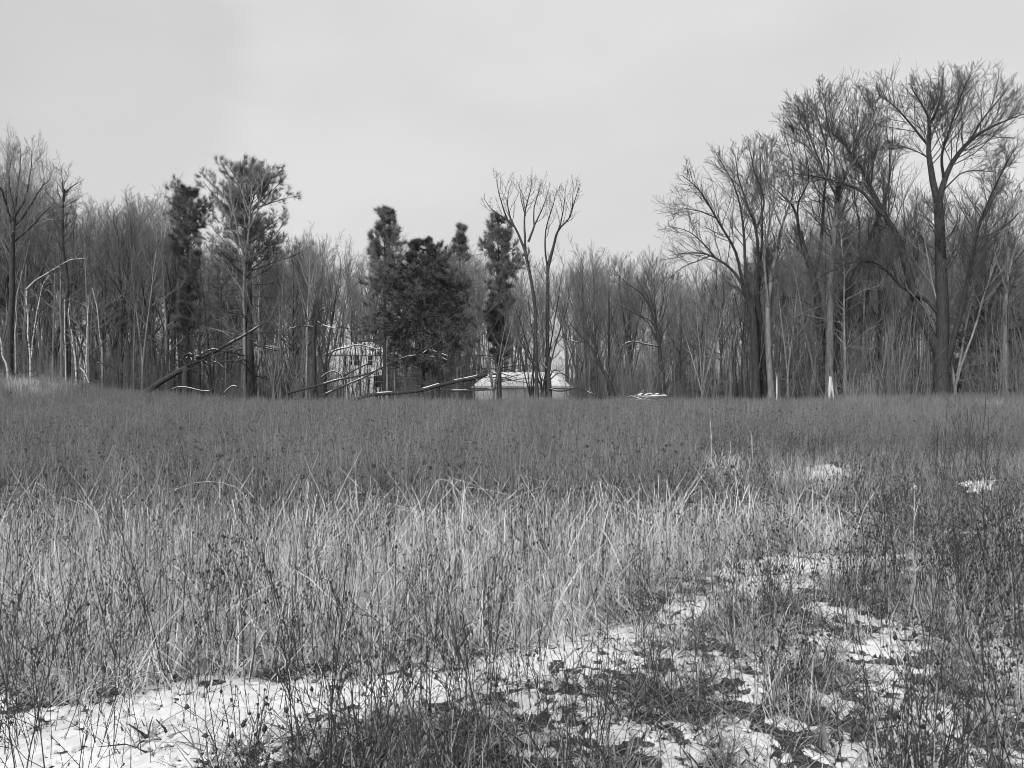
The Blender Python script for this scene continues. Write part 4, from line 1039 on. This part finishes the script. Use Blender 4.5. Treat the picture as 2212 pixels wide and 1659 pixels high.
# thicket inside the wood
x, y = wedge(g, 800, 48.5, 82, p=.8); vx, vy = vpos(x, y)
k = np.array([clear(a, b) for a, b in zip(vx, y)]) & ~((y < 66) & (vx > 1020) & (vx < 1235) & (g.random(len(x)) < .85)) & ~((vx > 700) & (vx < 835) & (g.random(len(x)) < .7))
put('undergrowth', x[k], y[k], .7 + .7 * fbm(x, y, .1, 95, 2)[k], SRC['brush'], 'thin saplings and brush inside the wood', g, .06)
x, y = wedge(g, 420, 50.5, 80, p=.9); vx, vy = vpos(x, y)
k = np.array([clear(a, b) for a, b in zip(vx, y)]) & ~((vx > 1025) & (vx < 1235) & (g.random(len(x)) < .75)) & ~((vx > 705) & (vx < 830) & (g.random(len(x)) < .25))
put('young_saplings', x[k], y[k], g.uniform(.45, .85, k.sum()), SRC['pole'], 'thin straight young trees filling the wood', g, .03)
x = (g.random(210) * 2 - 1) * 42; y = 48.3 + 2.2 * g.random(210) + np.where(np.abs(x) > 33, 2, 0)
x = x[fbm(x, y, .25, 97, 2) > .42]; y = y[:len(x)]
vx, vy = vpos(x, y); k = ~((vx > 1020) & (vx < 1235)) & ~((vx > 700) & (vx < 830)) | (g.random(len(x)) < .2)
put('edge_brush', x[k], y[k], .22 + .3 * fbm(x, y, .3, 98, 2)[k], SRC['brush'], 'low brush along the foot of the wood', g, .2)
# the far wood
fs = []
for tr, cr in T[:6]:
    mb = MB()
    for q, mi in ((tr, 0), (cr, 1)):
        for V, F in zip(q.V, q.F): pass
    mb.V, mb.F, mb.M, mb.n = tr.V + cr.V, list(tr.F) + [f + tr.n for f in cr.F], [np.zeros(len(f), int) for f in tr.F] + [np.ones(len(f), int) for f in cr.F], tr.n + cr.n
    fs.append(mb.obj('far_tree', [M['bark_mid'], M['twig']], None, True, False))
x, y = wedge(g, 460, 76, 125, side=.85)
vx, vy = vpos(x, y)
k = np.array([clear(a, b) or b > 86 for a, b in zip(vx, y)]); x, y, vx = x[k], y[k], vx[k]
top = np.interp(vx, TOPX, TOPY) + 40 + np.abs(g.normal(0, 30, len(x))) + np.where(vx > 1450, 40, 0)
s = (EYE + (HZ - top) / S * y + 1.0) / 14.0
scatter('far_wood', np.stack([x, y, gz(x, y)], 1), np.stack([0 * x, 0 * x, g.random(len(x)) * 6.28], 1), np.stack([s, s, s], 1), g.integers(0, len(fs), len(x)), fs, 'distant bare wood behind the edge trees')

# ------------------------------------------------------------------ single plants one can point at
def bush(name, vx, vy_base, top, label, seed, N=14, rad=.25, r=.008, k=5, mats='twig_dark', lean=.12, cat='shrub'):
    g = np.random.default_rng(seed); Y = S * EYE / (vy_base - HZ); b = at(vx, vy_base, Y); b[2] = float(gz(b[0], Y)); h = at(vx, top, Y)[2] - b[2]
    P, q = stems(g, N, rad, h * .82, .22, r, lean, 7, .05)
    e = empty(name, b, label, cat)
    mb = MB(); mb.tubes(P, q, 5); mb.obj('stems', M[mats], e)
    A, B = spawn(P, q, k, g, .3, 1., .45, .15, .35, 5, .08, .08, .6, .0025); A2, B2 = spawn(A, B, 3, g, .3, 1., .5, .15, .5, 4, .06, .1, .6, .0018)
    mb = MB(); mb.tubes(A, B, 3); mb.tubes(A2, B2, 3); mb.obj('twigs', M[mats], e)
    return e
bush('bare_shrub', 2065, 1035, 850, 'dark leafless shrub of upright stems standing in the weeds before the tallest tree', 401, 16, .42, .006)
bush('bare_shrub', 2118, 1000, 845, 'single taller dark forked shoot right of the leafless shrub', 402, 2, .05, .009)
bush('bare_shrub', 1845, 905, 800, 'pale grey bush at the wood edge right of the white stump', 403, 40, 1.1, .006, 6, 'twig_pale', .2)
bush('bare_shrub', 1810, 900, 845, 'small dark sapling clump in the weeds below the white stump', 404, 8, .4, .01)
bush('bare_shrub', 1255, 878, 818, 'round dark bush at the right end of the garage', 405, 36, .8, .008, 6, 'twig_dark', .3)
bush('bare_shrub', 110, 880, 760, 'pale brushy bush at the foot of the forked birch', 406, 26, .6, .006, 6, 'twig_pale', .2)

def tuft(vx, vy_base, top, label, seed, N=170, rad=.18, mats=('straw', 'straw_mid'), group=None, name='grass_tuft'):
    g = np.random.default_rng(seed); Y = S * EYE / (vy_base - HZ); b = at(vx, vy_base, Y); b[2] = float(gz(b[0], Y)); h = at(vx, top, Y)[2] - b[2]
    mb = MB(); mb.ribbons(*blades(g, N, rad, h * 1.05, .25, .0055, .25, 6, .3, .3), 0); mb.ribbons(*blades(g, N // 2, rad, h * .6, .3, .004, .6, 5, .6, .3), 1)
    o = mb.obj(name, [M[m] for m in mats]); o.location = b; thing(o, label, 'grass tuft', group)
tuft(1325, 1100, 1008, 'pale grass tuft standing alone left of the two bright tufts', 411)
tuft(1560, 1062, 990, 'bright pale tuft of tall grass, left one of the pair in the dark weeds', 412, 260, .3)
tuft(1640, 1058, 1000, 'wider pale tuft, right one of the pair in the dark weeds', 413, 260, .45)
tuft(1770, 1055, 1000, 'pale grass patch by the snow spots beyond the bright pair', 414, 260, .7)
tuft(190, 1510, 1440, 'curled pale tuft at the snow edge near the photo corner', 415, 40, .12)
tuft(800, 1470, 1405, 'small splayed pale plant at the edge of the snow strip', 416, 40, .1)

def reed(pts, Y, label, seed, r=.004, m='straw', head=None, name='tall_grass_stalk'):
    q = np.array([at(p[0], p[1], Y) for p in pts]); b = q[0].copy(); b[2] = float(gz(b[0], Y)); P = smooth_path(q - b, 12); P[0, 2] = -.02
    e = empty(name, b, label, 'grass stalk')
    mb = MB(); mb.tubes(P[None], np.linspace(r, r * .5, 12)[None], 5); mb.obj('stem', M[m], e)
    g = np.random.default_rng(seed)
    L, W, s = blades(g, 5, .01, .2, .3, .004, .9, 5, .8); L += P[g.integers(2, 9, 5)][:, None]; mb = MB(); mb.ribbons(L, W, s); mb.obj('leaf', M[m], e)
    if head:
        mb = MB(); mb.add(*blobs(P[-1] + g.normal(0, .012, (14, 3)), head, g)); mb.obj('seed_head', M[m], e)
reed([(1976, 1260), (1974, 1180), (1976, 1090), (1977, 1050)], 6.2, 'tall straight pale stalk with a light tip right of the snow patch', 421, .004, 'straw', .005)
reed([(1972, 1420), (1975, 1330), (1978, 1240), (1970, 1180)], 5.0, 'bent pale stalk with drooping blades under the light-tipped one', 422, .004, 'straw_mid')
reed([(560, 1260), (555, 1150), (520, 1060), (440, 1040), (365, 1062)], 6.3, 'long grass stalk arching left over the pale grass', 423, .0035, 'straw')
reed([(225, 1260), (238, 1150), (252, 1060), (262, 1000)], 6.4, 'upright stalk taller than the pale grass at the left', 424, .0035, 'straw')
reed([(475, 1240), (476, 1150), (474, 1080), (473, 1035)], 6.4, 'thin upright stalk beside the arching one', 425, .003, 'straw')
reed([(905, 1260), (905, 1160), (930, 1060), (960, 1035), (1000, 1070)], 6.6, 'hooked stalk bending right above the middle of the pale grass', 426, .0035, 'straw')
reed([(1536, 1040), (1537, 1000), (1536, 940), (1535, 910)], 11.5, 'thin pale stem standing up from the left bright tuft', 427, .005, 'straw')
reed([(1625, 1040), (1626, 990), (1622, 930)], 11.5, 'thin pale stem standing up left of the right bright tuft', 428, .005, 'straw')
reed([(1118, 1620), (1150, 1530), (1175, 1440), (1186, 1380)], 3.6, 'light slanting stalk across the dark mat of weeds', 429, .003, 'straw')

# survey flag
Yf = 3.15
fx = lambda v: (v / 1.389 - CX) / S * Yf
fz = lambda v: EYE + (HZ - v / 1.389) / S * Yf
b = np.array([fx(2463), Yf, float(gz(fx(2463), Yf))])
e = empty('survey_flag', b, 'small grey marker flag drooping on a thin wire in the snow', 'marker flag')
mb = MB(); mb.tubes(np.array([[(0, 0, -.05), (0, 0, .05), (.006, 0, .14), (.012, 0, fz(2170) - b[2])]]), np.full((1, 4), .0016), 5); mb.obj('wire', M['wire'], e)
def fp(u, v):                                                       # a draped sheet hung by its upper edge on the wire
    prof = [(2468, 2170), (2459, 2195), (2456, 2215), (2453, 2240)]
    z = fz(2166 + 84 * v) - b[2]
    xl = np.interp(v, [0, .3, .6, 1], [2468, 2457, 2452, 2447]); xr = np.interp(v, [0, .3, .6, 1], [2475, 2479, 2487, 2502])
    xx = xl + (xr - xl) * u
    return [fx(xx) - b[0], -.012 + .03 * math.sin(u * 5.2) * v + .012 * u, z - .022 * v * u]
n1, n2 = 14, 12
V = np.array([fp(a / (n1 - 1), c / (n2 - 1)) for c in range(n2) for a in range(n1)]); ii = (np.arange(n2 - 1) * n1)[:, None] + np.arange(n1 - 1)[None]
mb = MB(); mb.add(V, np.stack([ii, ii + 1, ii + n1 + 1, ii + n1], -1).reshape(-1, 4)); pn = mb.obj('panel', M['flag'], e)
sol = pn.modifiers.new('thickness', 'SOLIDIFY'); sol.thickness = .0008
mb = MB()
for r0 in range(2):                                                 # worn white print, unreadable
    for k in range(5):
        u = .58 + k * .085; v = .62 + r0 * .2
        p0, p1 = np.array(fp(u, v)), np.array(fp(u + (.03 if k % 2 else -.02), v + .12)); p0[1] -= .0025; p1[1] -= .0025
        s = np.array([.0011, 0, 0]); mb.add([p0 - s, p0 + s, p1 + s, p1 - s], [[0, 1, 2, 3]])
mb.obj('lettering', M['flag_print'], pn)
